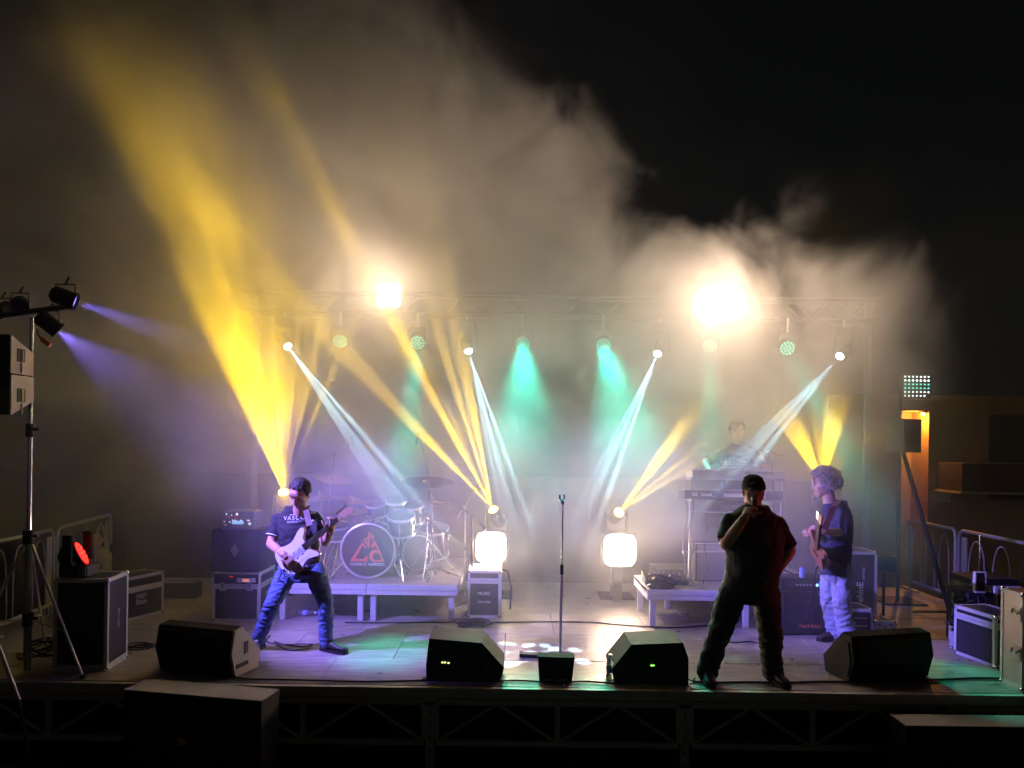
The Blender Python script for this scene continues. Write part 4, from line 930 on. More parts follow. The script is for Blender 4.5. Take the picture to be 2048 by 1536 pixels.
MB().box((w * .3, -.02, .0), (.018, .02, .09), M=M).build('plug', 'aludull', t)
t = thing('keyboard_stand', 'black tiered stand holding both keyboards on the riser', 'keyboard stand', (P(1470, 1180, 8.4).x, 8.45, RZ))
for px in (1379, 1560):
    x = P(px, 1000, 8.45).x
    MB().tube((x, 8.4, RZ), (x, 8.4, z1 - .06), .017).build('upright', 'steel', t, smooth=True)
    MB().tube((x, 8.25, RZ + .012), (x, 8.8, RZ + .012), .015).build('foot_bar', 'steel', t)
    for zz in (z2 - .065, z1 - .06): MB().tube((x, 8.32, zz), (x, 8.66, zz - .01), .012).build('support_arm', 'steel', t)
x0, x1 = P(1379, 1, 8.45).x, P(1560, 1, 8.45).x
for zz in (RZ + .35, z2 - .2): MB().tube((x0, 8.42, zz), (x1, 8.42, zz), .014).build('cross_bar', 'steel', t)
x = P(1372, 1000, 8.3).x
for k, (xx, sag) in enumerate(((1371, .02), (1383, .03), (1413, .02))):
    a = P(xx, 1000 if k < 2 else 1050, 8.28); b_ = V(P(xx - 2, 1100, 8.28).x, 8.28, RZ + .02)
    pts = [a.lerp(b_, u / 10) + V(sag * sin(u * .9 + k), 0, 0) for u in range(11)]
    tag(MB().path(pts, .005, 5).build('hanging_cable', 'rubber', smooth=True), ('thin cable hanging from the left end of the lower keyboard, outer one', 'thin cable hanging from the left end of the lower keyboard, inner one', 'cable hanging in front of the keyboard amplifier')[k], 'cable')
a = P(1392, 1170, 8.42); b_ = P(1470, 1088, 8.42)
t = thing('keyboard_amplifier', 'grey boxy keyboard amplifier standing on the riser under the keyboards', 'amplifier', ((a.x + b_.x) / 2, 8.5, RZ)); w = b_.x - a.x; h = b_.z - RZ
MB().box((0, 0.1, h / 2), (w, .25, h), bev=.01).build('cabinet', 'carton', t, world=False)
MB().box((0, -.03, h / 2), (w - .04, .008, h - .05)).build('grille', 'greypl', t, world=False)
fr = MB().box((0, -.04, h - .006), (w, .02, .012)).box((0, -.04, .006), (w, .02, .012)).build('trim', 'aludull', t, world=False)
b5 = V(P(1530, 1, 8.7).x + .3, 8.75, RZ)
mic_boom('vocal microphone on a boom in front of the keyboard player face', b5, P(1540, 905, 8.65), P(1478, 889, 8.65), V(-.3, .9, .15).normalized())
# flight case under the left floor blinder
a = P(934, 1240, 8.3); b_ = P(1001, 1240, 8.3)
t = flight_case('flight_case', 'black flight case with silver edges under the glowing blinder right of the drums', ((a.x + b_.x) / 2, 8.55, 0), (b_.x - a.x, .45, P(968, 1142, 8.3).z), 0, lid=.22, catches=0)
pn = MB().box((0, -.228, .22), (.17, .006, .2)).build('stencil_panel', 'black', t, world=False)
text('lettering', 'MUSIC', .05, MWD[t.name] @ Matrix.Translation((0, -.2325, .27)) @ RX90, 'whiteprint', pn); text('lettering', 'Service', .05, MWD[t.name] @ Matrix.Translation((0, -.2325, .18)) @ RX90, 'whiteprint', pn)
MB().path([(.18, 0, .5), (.26, 0, .48), (.3, 0, .3), (.29, 0, .05)], .01).build('cable_tail', 'rubber', t, world=False, smooth=True)

# ------------------------------------------------------------------ left light stand, line array, barriers
pb = FL(52, 1338); pb = V(P(56, 1200, 6.15).x, 6.15, 0)
t = thing('lighting_stand', 'tall steel tripod stand at the left edge carrying stage lights', 'lighting stand', tuple(pb)); LS = t
X = pb.x; Y = pb.y; zt = P(66, 640, 6.3).z; zc = P(58, 1068, 6.3).z
MB().tube((X, Y, .03), (X, Y, zc), .028, seg=14).build('base_tube', 'steel', t, smooth=True)
MB().tube((X, Y, zc), (X, Y, P(60, 870, 6.3).z), .019, seg=14).build('middle_tube', 'chrome', t, smooth=True)
MB().tube((X, Y, P(60, 870, 6.3).z), (X, Y, zt), .015, seg=14).build('top_tube', 'chrome', t, smooth=True)
for zz, rr in ((zc, .045), (P(60, 860, 6.3).z, .035), (.45, .04)): MB().tube((X, Y, zz - .06), (X, Y, zz + .05), rr).tube((X, Y, zz), (X + .09, Y - .02, zz + .01), .012).build('collar', 'black', t, smooth=True)
for (px, py) in ((165, 1357), (92, 1300), (-70, 1330)):
    f = FL(px, py) + V(0, 0, .015)
    MB().tube((X, Y, zc), f, .012).build('leg', 'alu', t, smooth=True); MB().ball(f, .022, 8).build('rubber_foot', 'rubber', t)
    MB().tube((X, Y, .45), f.lerp(V(X, Y, zc), .32), .008).build('leg_brace', 'alu', t)
MB().tube(P(-60, 640, 6.9), P(140, 612, 5.5), .022).build('t_bar', 'black', t)
def wash(label, px, py, YY, to, ln, energy, color, deg, r=.062, lamp=None):
    c = P(px, py, YY); d = (Vector(to) - c).normalized(); M = aim(c, c + d)
    t = thing('par_can', label, 'stage light', tuple(c), group='lamps on the left lighting stand')
    MB().lathe([(r * .6, ln), (r, ln * .75), (r, -.06), (r * 1.08, -.062), (r * 1.08, -.075), (r * .95, -.075), (r * .95, -.05), (.0001, -.05)], 22, M=M, cap=True).build('can', 'carton', t, smooth=True)
    if lamp: MB().lathe([(.0001, -.055), (r * .9, -.055), (r * .9, -.052)], 22, M=M, cap=False).build('lamp_face', lamp, t)
    MB().path([c + V(-r - .01, 0, 0), c + V(-r - .01, 0, .1), c + V(r + .01, 0, .1), c + V(r + .01, 0, 0)], .006).tube(c + V(0, 0, .1), V(c.x, c.y + .04, c.z + .16), .01).build('yoke', 'black', t)
    if energy: spot(t, c + d * .08, c + d, energy, color, deg, .75, .02)
    return c
VI = (.25, .18, 1.0)
wash('black par lamp at the tip of the left crossbar pointing down right', 131, 596, 5.5, (3.7, 7.9, .5), .1, PP * 1.5, VI, 21, lamp=M_BLU)
wash('black par lamp on the left stand shining violet across the stage', 99, 648, 5.7, (-1.1, 7.7, .4), .1, PP * .62, VI, 54, lamp=M_BLU)
wash('dark par lamp left of the stand top', 40, 610, 6.3, (0, 0, 0), .1, 0, VI, 30)
wash('dark par lamp on the far left end of the crossbar', 4, 620, 6.5, (-5, 0, 0), .1, 0, VI, 30)
t = thing('barn_door_flap', 'small orange metal flap clamped beside the left stand lamps', 'lamp flap', tuple(P(92, 684, 5.75)))
MB().box((0, 0, 0), (.085, .03, .035), R=Matrix.Rotation(radians(38), 3, 'Y'), bev=.003).build('flap', 'orange', t, world=False)
MB().path([(-.03, 0, .02), (-.06, 0, .05), (-.09, .03, .1)], .006).build('clamp_arm', 'black', t, world=False)
# line array boxes
t = thing('speaker_tower_stand', 'stand with a red lit leg in front of the stage, far left edge', 'speaker stand', (P(-40, 1300, 5.5).x, 5.5, GZ))
xs = P(-12, 900, 5.9).x
MB().tube((xs, 5.9, GZ), (xs, 5.9, P(0, 800, 5.9).z), .025).build('mast', 'black', t, smooth=True)
MB().tube(P(-20, 1245, 5.65), P(38, 1400, 5.5), .014).build('leg', 'alu', t, smooth=True); MB().tube(P(38, 1401, 5.5), V(P(80, 1500, 5.4).x, 5.4, GZ + .02), .014).build('lower_leg', 'black', t, smooth=True)  # lower stretch of the same leg blackened to sink into the dark
MB().tube((xs, 5.9, GZ + .5), (xs - .5, 5.6, GZ + .02), .014).build('leg', 'alu', t)
for i, (za, zb_, wd) in enumerate(((668, 747, 'upper'), (748, 830, 'lower'))):
    a = P(20, za, 5.75); b_ = P(53, zb_, 5.95)
    t = thing('line_array_speaker', '%s loudspeaker box of the hanging pair at the left edge, pale side panel' % wd, 'loudspeaker', (a.x, 5.8, b_.z), group='hanging pair of loudspeaker boxes')
    za_, zb2 = P(20, za, 5.75).z, P(20, zb_, 5.75).z; dz = (za_ - zb2)
    # side panel facing the stage: outline in (along, z)
    e = V(b_.x - a.x, .27, 0); L_ = e.length; ux = e.normalized(); n_ = V(ux.y, -ux.x, 0)
    M = Matrix(((ux.x, n_.x, 0, a.x), (ux.y, n_.y, 0, 5.75), (0, 0, 1, zb2), (0, 0, 0, 1)))
    out = [(0, .004), (L_, .004), (L_, dz - .12), (0, dz - .004)] if i == 0 else [(0, .0), (L_, .12), (L_, dz - .004), (0, dz - .004)]
    MB().prism(out, -.55, -.004, M=M).build('cabinet', 'carton', t)
    MB().prism(out, -.003, .010, M=M).build('side_panel', 'beige', t)
    k = MB().box((L_ * .42, .013, dz * .5), (.09, .006, dz * .34), M=M).build('handle_recess', 'black', t); MB().tube((L_ * .42, .02, dz * .36), (L_ * .42, .02, dz * .64), .008, M=M).build('grip', 'chrome', k)
    MB().tube((L_ * .44, .015, dz * .05), (L_ * .44, .015, dz * .3), .007, M=M).build('rigging_pin', 'darksteel', t)
# barriers along both sides
def barrier(label, A, B, h, group):
    A = Vector(A); B = Vector(B); t = thing('crowd_barrier', label, 'barrier', tuple((A + B) / 2), group=group); d = (B - A); L_ = d.length; u = d / L_; r = .021
    def q(s, z): return A + u * (s * L_) + V(0, 0, z)
    MB().path([q(.02, .12), q(.0, .2), q(0, h - .12), q(.015, h - .03), q(.05, h), q(.95, h), q(.985, h - .03), q(1, h - .12), q(1, .2), q(.98, .12), q(.5, .12)], r, 8, closed=True).build('tube_frame', 'barrier', t, smooth=True)
    n = 3
    for i in range(n): 
        s0 = .12 + i * .28; pts = [q(s0 + .2 * (1 - cos(a)) / 2, .13 + (h - .22) * (sin(a) ** .5 if sin(a) > 0 else 0)) for a in [pi * k / 12 for k in range(13)]]
        MB().path(pts, .008, 6).build('arched_bar', 'barrier', t, smooth=True)
    MB().box(q(.93, h / 2 + .03), (.09, .09, h * .78), R=Matrix.Rotation(atan2(u.y, u.x), 3, 'Z') @ Matrix.Diagonal((1.2, .15, 1))).build('side_plate', 'barrier', t)
    for s in (.08, .92): MB().box(q(s, .01), (.05, .4, .02)).build('foot', 'barrier', t); MB().tube(q(s, .02), q(s, .12), .015).build('foot_post', 'barrier', t)
g = 'crowd barriers along both sides of the stage'
barrier('steel crowd barrier at the left stage side, the farthest from us', (-5.02, 8.3, 0), (-5.28, 9.9, 0), .93, g)
barrier('steel crowd barrier at the left stage side, middle one behind the tripod', (-4.9, 6.95, 0), (-5.0, 8.2, 0), .93, g)
barrier('steel crowd barrier at the left stage side, nearest one', (-4.85, 6.1, 0), (-4.88, 6.85, 0), .93, g)
barrier('steel crowd barrier at the right stage side, nearer one', (5.5, 7.6, 0), (5.5, 9.2, 0), .95, g)
barrier('steel crowd barrier at the right stage side, farther one in the dark', (5.52, 9.3, 0), (5.5, 10.4, 0), .95, g)
# ------------------------------------------------------------------ people
def organic(name, mb, voxel, mats, parent, smooth=3, disp=None, region=None, world=True):
    """fuse overlapping solids into one continuous surface"""
    bm = mb.bm; bmesh.ops.recalc_face_normals(bm, faces=bm.faces)
    me = bpy.data.meshes.new('tmp'); bm.to_mesh(me); bm.free(); t = bpy.data.objects.new('tmp', me); COL.objects.link(t)
    r = t.modifiers.new('r', 'REMESH'); r.mode = 'VOXEL'; r.voxel_size = voxel; r.use_smooth_shade = True
    s = t.modifiers.new('s', 'SMOOTH'); s.factor = .5; s.iterations = smooth
    dg = bpy.context.evaluated_depsgraph_get(); out = bpy.data.meshes.new_from_object(t.evaluated_get(dg)); bpy.data.objects.remove(t); bpy.data.meshes.remove(me)
    out.name = name; out.materials.clear()
    if disp:
        nv = [v.normal.copy() for v in out.vertices]
        for v, n in zip(out.vertices, nv): v.co += n * disp(v.co, n)
    for m in (mats if isinstance(mats, (list, tuple)) else [mats]): out.materials.append(MATS[m] if isinstance(m, str) else m)
    if region:
        for p in out.polygons: p.material_index = region(p.center)
    if world: out.transform(MWD[parent.name].inverted())
    out.polygons.foreach_set('use_smooth', [True] * len(out.polygons))
    o = bpy.data.objects.new(name, out); COL.objects.link(o); o.parent = parent; MWD[o.name] = MWD[parent.name]
    return o
def limb(mb, pts, rs, flat=None, caps=True):
    """tapered rounded limb through points"""
    pts = [Vector(p) for p in pts]
    for i in range(len(pts) - 1): mb.tube(pts[i], pts[i + 1], rs[i], rs[i + 1], seg=14)
    for i, (p, r) in enumerate(zip(pts, rs)):
        if caps or 0 < i < len(pts) - 1: mb.ball(p, r, 12)
def loft(mb, rings, seg=24):
    """rings: (center, half width vec, half depth vec)"""
    R = []
    for c, a, b in rings: R.append([mb.bm.verts.new(Vector(c) + Vector(a) * cos(2 * pi * k / seg) + Vector(b) * sin(2 * pi * k / seg)) for k in range(seg)])
    for A, B in zip(R, R[1:]):
        for k in range(seg): mb.bm.faces.new((A[k], A[(k + 1) % seg], B[(k + 1) % seg], B[k]))
    mb.bm.faces.new(R[0][::-1]); mb.bm.faces.new(R[-1])
def wrinkle(amp, sc_=(9, 9, 22), seed=0, ridge=True):
    off = Vector((seed * 3.1, seed * 7.7, seed * 1.3))
    def f(co, n):
        q = Vector((co.x * sc_[0], co.y * sc_[1], co.z * sc_[2])) + off
        a = noise.noise(q + 1.5 * noise.noise_vector(q * .5)); b = noise.noise(q * 2.3)
        return amp * ((1 - 2 * abs(a)) * .7 + b * .35 - .25)
    return f
def head_solids(mb, c, Rm, s=1.0, jaw=1.0, mouth_open=False):
    """Rm: 3x3, local -y is the face, z up; c: centre of the skull"""
    def B(p, r, R=None): mb.ball(c + Rm @ (Vector(p) * s), [x * s for x in r], 20, R=(Rm @ (R or Matrix.Identity(3))))
    B((0, .008, .02), (.077, .098, .098)); B((0, -.03, -.035), (.060 * jaw, .06, .075)); B((0, -.055, -.095), (.032 * jaw, .03, .026))
    B((0, .0, -.05), (.066 * jaw, .065, .05))
    for s_ in (-1, 1):
        B((s_ * .044, -.052, -.035), (.022, .02, .026)); B((s_ * .078, .008, -.012), (.009, .02, .032), Matrix.Rotation(s_ * .25, 3, 'Z'))
        B((s_ * .034, -.079, .022), (.026, .012, .009)); B((s_ * .012, -.101, -.038), (.011, .011, .008))
    a = Rm @ Vector((0, -.086, .012)); b = Rm @ Vector((0, -.108, -.034)); mb.tube(c + a * s, c + b * s, .008 * s, .0115 * s, seg=10); mb.ball(c + b * s, .0115 * s, 10)
    B((0, -.087, -.062), (.024, .010, .006)); B((0, -.085, -.076), (.021, .011, .007)); B((0, -.088, .05), (.05, .012, .03))
def face_parts(parent, c, Rm, s=1.0, brow='hair_dark', closed=False):
    for s_ in (-1, 1):
        e = MB().ball(c + Rm @ (Vector((s_ * .032, -.081, .004)) * s), (.0125 * s, .008 * s, (.004 if closed else .0065) * s), 12, R=Rm).build('eye', MATS['eye'], parent, smooth=True)
        MB().ball(c + Rm @ (Vector((s_ * .035, -.089, .026)) * s), (.019 * s, .004 * s, .003 * s), 10, R=Rm @ Matrix.Rotation(-s_ * .12, 3, 'Y')).build('eyebrow', MATS[brow], parent, smooth=True)
    MB().ball(c + Rm @ (Vector((0, -.0965, -.069)) * s), (.02 * s, .004 * s, .0018 * s), 10, R=Rm).build('lips_line', MATS['lips'], parent, smooth=True)
def hand_solids(mb, wrist, d, n, thumb, curl=(.3, .5, .4), spread=.12, s=1.0):
    """d: direction of the fingers, n: out of the back of the hand, thumb: side the thumb is on (+1/-1 along d x n)"""
    d = Vector(d).normalized(); n = Vector(n); n = (n - d * n.dot(d)).normalized(); w = d.cross(n) * thumb
    pw = Vector(wrist)
    mb.ball(pw + d * .045 * s, (.045 * s, .040 * s, .015 * s), 14, R=Matrix((d, w, n)).transposed())
    mb.ball(pw + d * .065 * s, (.030 * s, .043 * s, .014 * s), 14, R=Matrix((d, w, n)).transposed())
    mb.tube(pw - d * .02, pw + d * .03 * s, .027 * s, .026 * s, 12)
    for i, (off, L_) in enumerate(((.031, .078), (.011, .086), (-.010, .080), (-.029, .063))):
        a = pw + d * .083 * s + w * off * s; dd = (d + w * spread * (1.2 - .8 * i)).normalized(); rr = (.0092, .0092, .0088, .008)[i] * s
        mb.ball(a, rr * 1.15, 8); ang = 0
        for k, fr in enumerate((.45, .30, .25)):
            ang += curl[k] * (1 + .08 * i); v = (dd * cos(ang) - n * sin(ang)); b = a + v * L_ * fr * s
            mb.tube(a, b, rr * (1 - .08 * k), rr * (1 - .08 * (k + 1)), 8); mb.ball(b, rr * (1 - .08 * (k + 1)), 8); a = b
    a = pw + d * .02 * s + w * .028 * s; v = (d * .55 + w * .75 - n * .35).normalized()
    for k, (L_, rr) in enumerate(((.04, .013), (.032, .0105), (.026, .009))):
        b = a + v * L_ * s; mb.tube(a, b, rr * s, rr * .9 * s, 8); mb.ball(b, rr * .92 * s, 8); a = b; v = (v + (-w * .35 - n * .3 + d * .2) * .6).normalized()
def shoe(parent, ankle, d, mat='shoe', L_=.29, roll=0):
    d = Vector(d); d.z = 0; d.normalize(); s = V(-d.y, d.x, 0); z0 = .0; a = Vector(ankle); a.z = 0
    mb = MB(); R = []
    for t_, w_, h_ in ((-.075, .034, .08), (-.03, .042, .10), (.03, .043, .095), (.09, .047, .07), (.15, .050, .052), (.19, .043, .042), (.212, .025, .03)):
        R.append((a + d * t_ * L_ / .29 + V(0, 0, .022 + h_ / 2), s * w_, V(0, 0, h_ / 2)))
    loft(mb, R, 16); o = organic('shoe', mb, .008, mat, parent, 2)
    m2 = MB(); pts = []
    for t_, w_ in ((-.085, .02), (-.06, .036), (0, .042), (.08, .048), (.15, .052), (.2, .04), (.22, .015)): pts.append((t_, w_))
    pl = [(x * L_ / .29, w_) for x, w_ in pts] + [(x * L_ / .29, -w_) for x, w_ in reversed(pts)]
    M = Matrix(((d.x, s.x, 0, a.x), (d.y, s.y, 0, a.y), (0, 0, 1, 0), (0, 0, 0, 1)))
    m2.prism(pl, .002, .026, M=M, ax='z'); m2.build('shoe_sole', 'rubber', parent)
def frame(face, up):
    """3x3 with local -y along face and z near up"""
    y = -Vector(face).normalized(); z = Vector(up); z = (z - y * z.dot(y)).normalized(); x = y.cross(z); return Matrix((x, y, z)).transposed()
MATS.update(
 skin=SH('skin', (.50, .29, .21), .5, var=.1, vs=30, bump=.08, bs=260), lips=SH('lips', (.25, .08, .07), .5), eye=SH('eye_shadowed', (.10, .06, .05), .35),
 hair_dark=SH('dark_brown_hair', (.03, .02, .013), .55, var=.5, vs=60, bump=.8, bs=110), hair_grey=SH('grey_hair', (.50, .47, .42), .6, var=.55, vs=50, bump=.8, bs=90),
 tee=SH('faded_black_cotton', (.028, .027, .031), .9, var=.15, bump=.25, bs=220), tee2=SH('black_cotton', (.010, .009, .010), .9, sheen=.18, var=.15, bump=.25, bs=220), navy=SH('navy_shirt_cotton', (.03, .035, .07), .85, var=.15, bump=.25, bs=200),
 jeans=SH('blue_denim', (.085, .13, .28), .9, var=.45, vs=14, bump=.9, bs=38), jeansl=SH('light_denim', (.30, .33, .44), .9, var=.3, vs=12, bump=.9, bs=38), black_trousers=SH('black_denim', (.011, .010, .011), .85, sheen=.18, var=.25, bump=.3, bs=200),
 shoe=SH('dark_shoe_leather', (.03, .022, .02), .5, var=.3), beard=SH('short_beard', (.10, .06, .045), .8, var=.4, vs=80, bump=.5, bs=200),
 tan=SH('tan_shirt', (.28, .25, .18), .9, var=.15), bluet=SH('blue_trousers', (.08, .13, .25), .9, var=.2))

# --- guitarist -------------------------------------------------------
YG = 6.95
def G(px, py, dy=0): return P(px, py, YG + dy)
g = thing('person', 'guitarist in black t-shirt and blue jeans with legs wide apart, bending over a white guitar', 'person', (P(590, 1300, YG).x, YG, 0))
hipL, hipR = G(578, 1140), G(629, 1142); kneeL, kneeR = G(544, 1208, -.16), G(651, 1204, -.10); ankL, ankR = G(517, 1275, .02), G(652, 1274, -.02)
ankL.z = max(ankL.z, .09); ankR.z = .10
shL, shR = G(557, 1040, .02), G(629, 1036, .05); elL, wrL = G(541, 1088, -.06), G(569, 1110, -.335); elR, wrR = G(650, 1084, -.12), G(661, 1064, -.30)
nk = G(598, 1018, .0); hd = G(600, 986, -.10); Rh = frame((-.30, -.80, -.62), (.10, -.5, 1)); 
def torso(mb, sh0, sh1, hip0, hip1, w=1.0, belly=.0, grow=0, low=-.04, fwd=V(0, -1, 0)):
    sc_ = (sh0 + sh1) / 2; hc = (hip0 + hip1) / 2; wx = (sh1 - sh0).normalized(); hx = (hip1 - hip0).normalized(); up = (sc_ - hc)
    rr = []
    for u, wd, dp, bl in ((low, .165, .115, .02), (.1, .16, .115, .35), (.3, .155, .115, .9), (.5, .158, .118, 1), (.72, .178, .122, .5), (.88, .18, .112, .1), (1.0, .172, .10, 0), (1.1, .135, .085, 0), (1.19, .09, .075, 0), (1.26, .066, .064, 0)):
        x = hx.lerp(wx, max(0, u)); c_ = hc + up * u + fwd * (belly * bl * .5)
        rr.append((c_, x * (wd * w + grow), V(0, 1, 0) * (dp * (1 + (w - 1) * .8) + belly * bl * .5 + grow)))
    loft(mb, rr)
def legs(mb, hip, knee, ank, rt=.088, rk=.062, ra=.045, grow=0, end=0.0):
    k = Vector(knee); a = Vector(ank); h = Vector(hip)
    m1 = h.lerp(k, .4); m2 = k.lerp(a, .35) + V(0, .015, 0)
    limb(mb, [h, m1, k, m2, a + V(0, 0, end)], [rt + grow, rt * .93 + grow, rk + grow, rk * .98 + grow, ra + grow * 1.2], caps=True)
mb = MB(); torso(mb, shL, shR, hipL, hipR); 
for s_, e, w_ in ((shL, elL, wrL), (shR, elR, wrR)): limb(mb, [s_, s_.lerp(e, .5), e, e.lerp(w_, .35), w_], [.055, .048, .041, .042, .027])
legs(mb, hipL, kneeL, ankL, .08, .055, .04); legs(mb, hipR, kneeR, ankR, .08, .055, .04)
limb(mb, [nk - V(0, 0, .06), hd - V(0, -.02, .05)], [.062, .055]); head_solids(mb, hd, Rh, 1.07)
dneck = (G(722, 1002, -.3) - G(590, 1112, -.3)).normalized()
hand_solids(mb, wrL, G(592, 1138, -.35) - wrL, V(-.2, -1, .1), 1, (.35, .5, .4), s=1.05)
hand_solids(mb, wrR, V(.28, -.15, .9), V(.75, -.5, 0), -1, (.5, .9, .7), s=1.05)
organic('body', mb, .0058, 'skin', g, 2)
mb = MB(); torso(mb, shL, shR, hipL, hipR, grow=.016, low=-.05)
for s_, e in ((shL, elL), (shR, elR)): mb.ball(s_, .063, 12); mb.tube(s_, s_.lerp(e, .68), .063, .066, 16)
tee = organic('t_shirt', mb, .009, 'tee', g, 4, wrinkle(.014, (7, 7, 13), 1))
q = shL.lerp(elL, .66); 
MB().lathe([(.0685, -.004), (.0685, .004)], 24, M=Matrix.Translation(q) @ (elL - shL).to_track_quat('Z', 'Y').to_matrix().to_4x4(), cap=False).build('sleeve_stripe', 'whiteprint', tee)
mb = MB(); hc = (hipL + hipR) / 2
loft(mb, [(hc + V(0, 0, -.10), V(.11, 0, 0), V(0, .10, 0)), (hc + V(0, 0, -.03), V(.175, 0, 0), V(0, .125, 0)), (hc + V(0, 0, .07), V(.17, 0, 0), V(0, .125, 0))])
legs(mb, hipL, kneeL, ankL, .094, .066, .056, .004, -.02); legs(mb, hipR, kneeR, ankR, .094, .066, .056, .004, -.02)
organic('jeans', mb, .008, 'jeans', g, 3, wrinkle(.013, (7, 7, 19), 2))
shoe(g, ankL, (-.35, -1, 0)); shoe(g, ankR + V(.02, 0, 0), (1, -.45, 0))
# hair, beard
mb = MB(); R_ = random.Random(5)
for i in range(230):
    th = R_.uniform(0, 2 * pi); ph = R_.uniform(.0, 1.75); d_ = V(sin(ph) * cos(th), sin(ph) * sin(th), cos(ph))
    if (d_.y < -.3 and d_.z < .66) or d_.z < -.05 and d_.y < -.1: continue
    mb.ball(hd + Rh @ V(d_.x * .084, d_.y * .102 + .01, d_.z * .104 + .028), (.017, .017, .017), 8)
organic('hair', mb, .006, 'hair_dark', g, 2, wrinkle(.008, (90, 90, 40), 3))
mb = MB()
for x in range(-4, 5): mb.ball(hd + Rh @ V(x * .014, -.072 + abs(x) * .010, -.088 + abs(x) * .010), (.012, .010, .02), 8)
mb.ball(hd + Rh @ V(0, -.094, -.052), (.026, .006, .005), 8)
organic('beard', mb, .005, 'beard', g, 1)
face_parts(g, hd, Rh, 1.07, closed=True)
# printed text on the chest
cx = (shL + shR) / 2; hc = (hipL + hipR) / 2
ux = (shR - shL).normalized(); uz = (cx - hc).normalized(); uz = (uz - ux * uz.dot(ux)).normalized(); uy = uz.cross(ux)
def on_shirt(M, o_name, shirt, objs, off=.0025):
    """drape flat print onto the cloth"""
    dg = bpy.context.evaluated_depsgraph_get(); from mathutils.bvhtree import BVHTree
    bv = BVHTree.FromPolygons([v.co for v in shirt.data.vertices], [p.vertices for p in shirt.data.polygons])
    for ob in objs:
        bm = bmesh.new(); bm.from_mesh(ob.data); bmesh.ops.triangulate(bm, faces=bm.faces)
        bmesh.ops.subdivide_edges(bm, edges=[e for e in bm.edges if e.calc_length() > .02], cuts=2)
        for v in bm.verts:
            h_ = bv.ray_cast(v.co + V(0, -.5, 0), V(0, 1, 0))
            if h_[0] is not None: v.co = h_[0] + V(0, -off, 0)
        bm.to_mesh(ob.data); bm.free()
def chest(px, py): q = P(px, py, YG - .2); return Matrix(((ux.x, uy.x, uz.x, q.x), (ux.y, uy.y, uz.y, q.y), (ux.z, uy.z, uz.z, q.z), (0, 0, 0, 1)))
prints = [text('lettering', 'VASCO', .052, chest(578, 1037) @ RX90, 'whiteprint', g, depth=0, spacing=1.25), text('small_lettering', 'TRIBUTE BAND', .028, chest(580, 1029) @ RX90, 'whiteprint', g, depth=0)] if False else [text('lettering', 'VASCO', .050, chest(580, 1039) @ RX90, 'whiteprint', g, depth=0, spacing=1.3)]
mb = MB()
for i in range(14):
    M = chest(568 + i * 4.2, 1047 - i * .25); mb.prism([(-.006, -.009), (.0, -.009), (.008, .009), (.002, .009)], 0, .0005, M=M)
sp = mb.build('printed_stripes', 'whiteprint', g); prints.append(sp)
mb = MB()
for i in range(9):
    M = chest(573 + i * 5.5, 1032.5 - i * .3); mb.prism([(-.009, -.003), (.007, -.003), (.009, .003), (-.007, .003)], 0, .0005, M=M)
prints.append(mb.build('small_print', 'whiteprint', g))
on_shirt(None, '', tee, prints)
# white electric guitar
gp = G(592, 1108, -.27); gx = (G(724, 1000, -.33) - gp).normalized()
gn = V(.0, -1, .12); gn = (gn - gx * gn.dot(gx)).normalized(); gy = gn.cross(gx)   # gy: towards the upper edge
if gy.z < 0: gy = -gy
MG = Matrix(((gx.x, gn.x, gy.x, gp.x), (gx.y, gn.y, gy.y, gp.y), (gx.z, gn.z, gy.z, gp.z), (0, 0, 0, 1)))
gt = thing('electric_guitar', 'white double cutaway electric guitar with a dark fingerboard, held by the guitarist', 'guitar', tuple(gp))
bodyo = [(-.185, -.02), (-.175, -.09), (-.12, -.145), (-.05, -.150), (.02, -.120), (.07, -.105), (.12, -.125), (.175, -.150), (.19, -.125), (.165, -.085), (.135, -.040), (.13, .03), (.155, .075), (.215, .125), (.21, .155), (.16, .155), (.10, .125), (.05, .105), (-.02, .112), (-.08, .140), (-.13, .140), (-.17, .09)]
def smoothp(pts, n=3):
    for _ in range(n):
        o_ = []
        for i in range(len(pts)):
            a, b = pts[i], pts[(i + 1) % len(pts)]; o_ += [(a[0] * .75 + b[0] * .25, a[1] * .75 + b[1] * .25), (a[0] * .25 + b[0] * .75, a[1] * .25 + b[1] * .75)]
        pts = o_
    return pts
bo = smoothp(bodyo, 2); ins = [(x * .965 - .0, z * .965) for x, z in bo]
MB().prism(bo, -.022, .02, M=MG).build('body_edge', 'woodred', gt)
MB().prism(ins, .0203, .026, M=MG).build('body_top', 'gwhite', gt)
pg = smoothp([(-.09, -.09), (.03, -.08), (.11, -.095), (.13, -.05), (.13, .02), (.15, .06), (.12, .07), (.03, .06), (-.01, .03), (-.06, -.0), (-.10, -.04)], 2)
MB().prism(pg, .0262, .0275, M=MG).build('pickguard', 'white', gt)
for i, (x, sl) in enumerate(((-.055, .2), (.0, 0), (.06, 0))): MB().box((x, .031, .0), (.018, .007, .07), M=MG).build('pickup', 'chrome' if i == 0 else 'white', gt)
MB().box((-.115, .030, 0), (.035, .008, .07), M=MG).build('bridge', 'chrome', gt)
for x, z in ((-.03, -.065), (-.065, -.08), (-.1, -.085)): MB().lathe([(.011, 0), (.010, .012), (.0001, .012)], 14, M=MG @ Matrix.Translation((x, .0275, z)) @ Matrix.Rotation(-pi / 2, 4, 'X')).build('knob', 'black', gt)
MB().prism([(.10, -.026), (.10, .026), (.50, .021), (.50, -.021)], .026, .034, M=MG).build('fingerboard', 'rosewood', gt)
MB().prism([(.10, -.026), (.10, .026), (.50, .021), (.50, -.021)], .004, .0258, M=MG).build('neck', 'maple', gt)
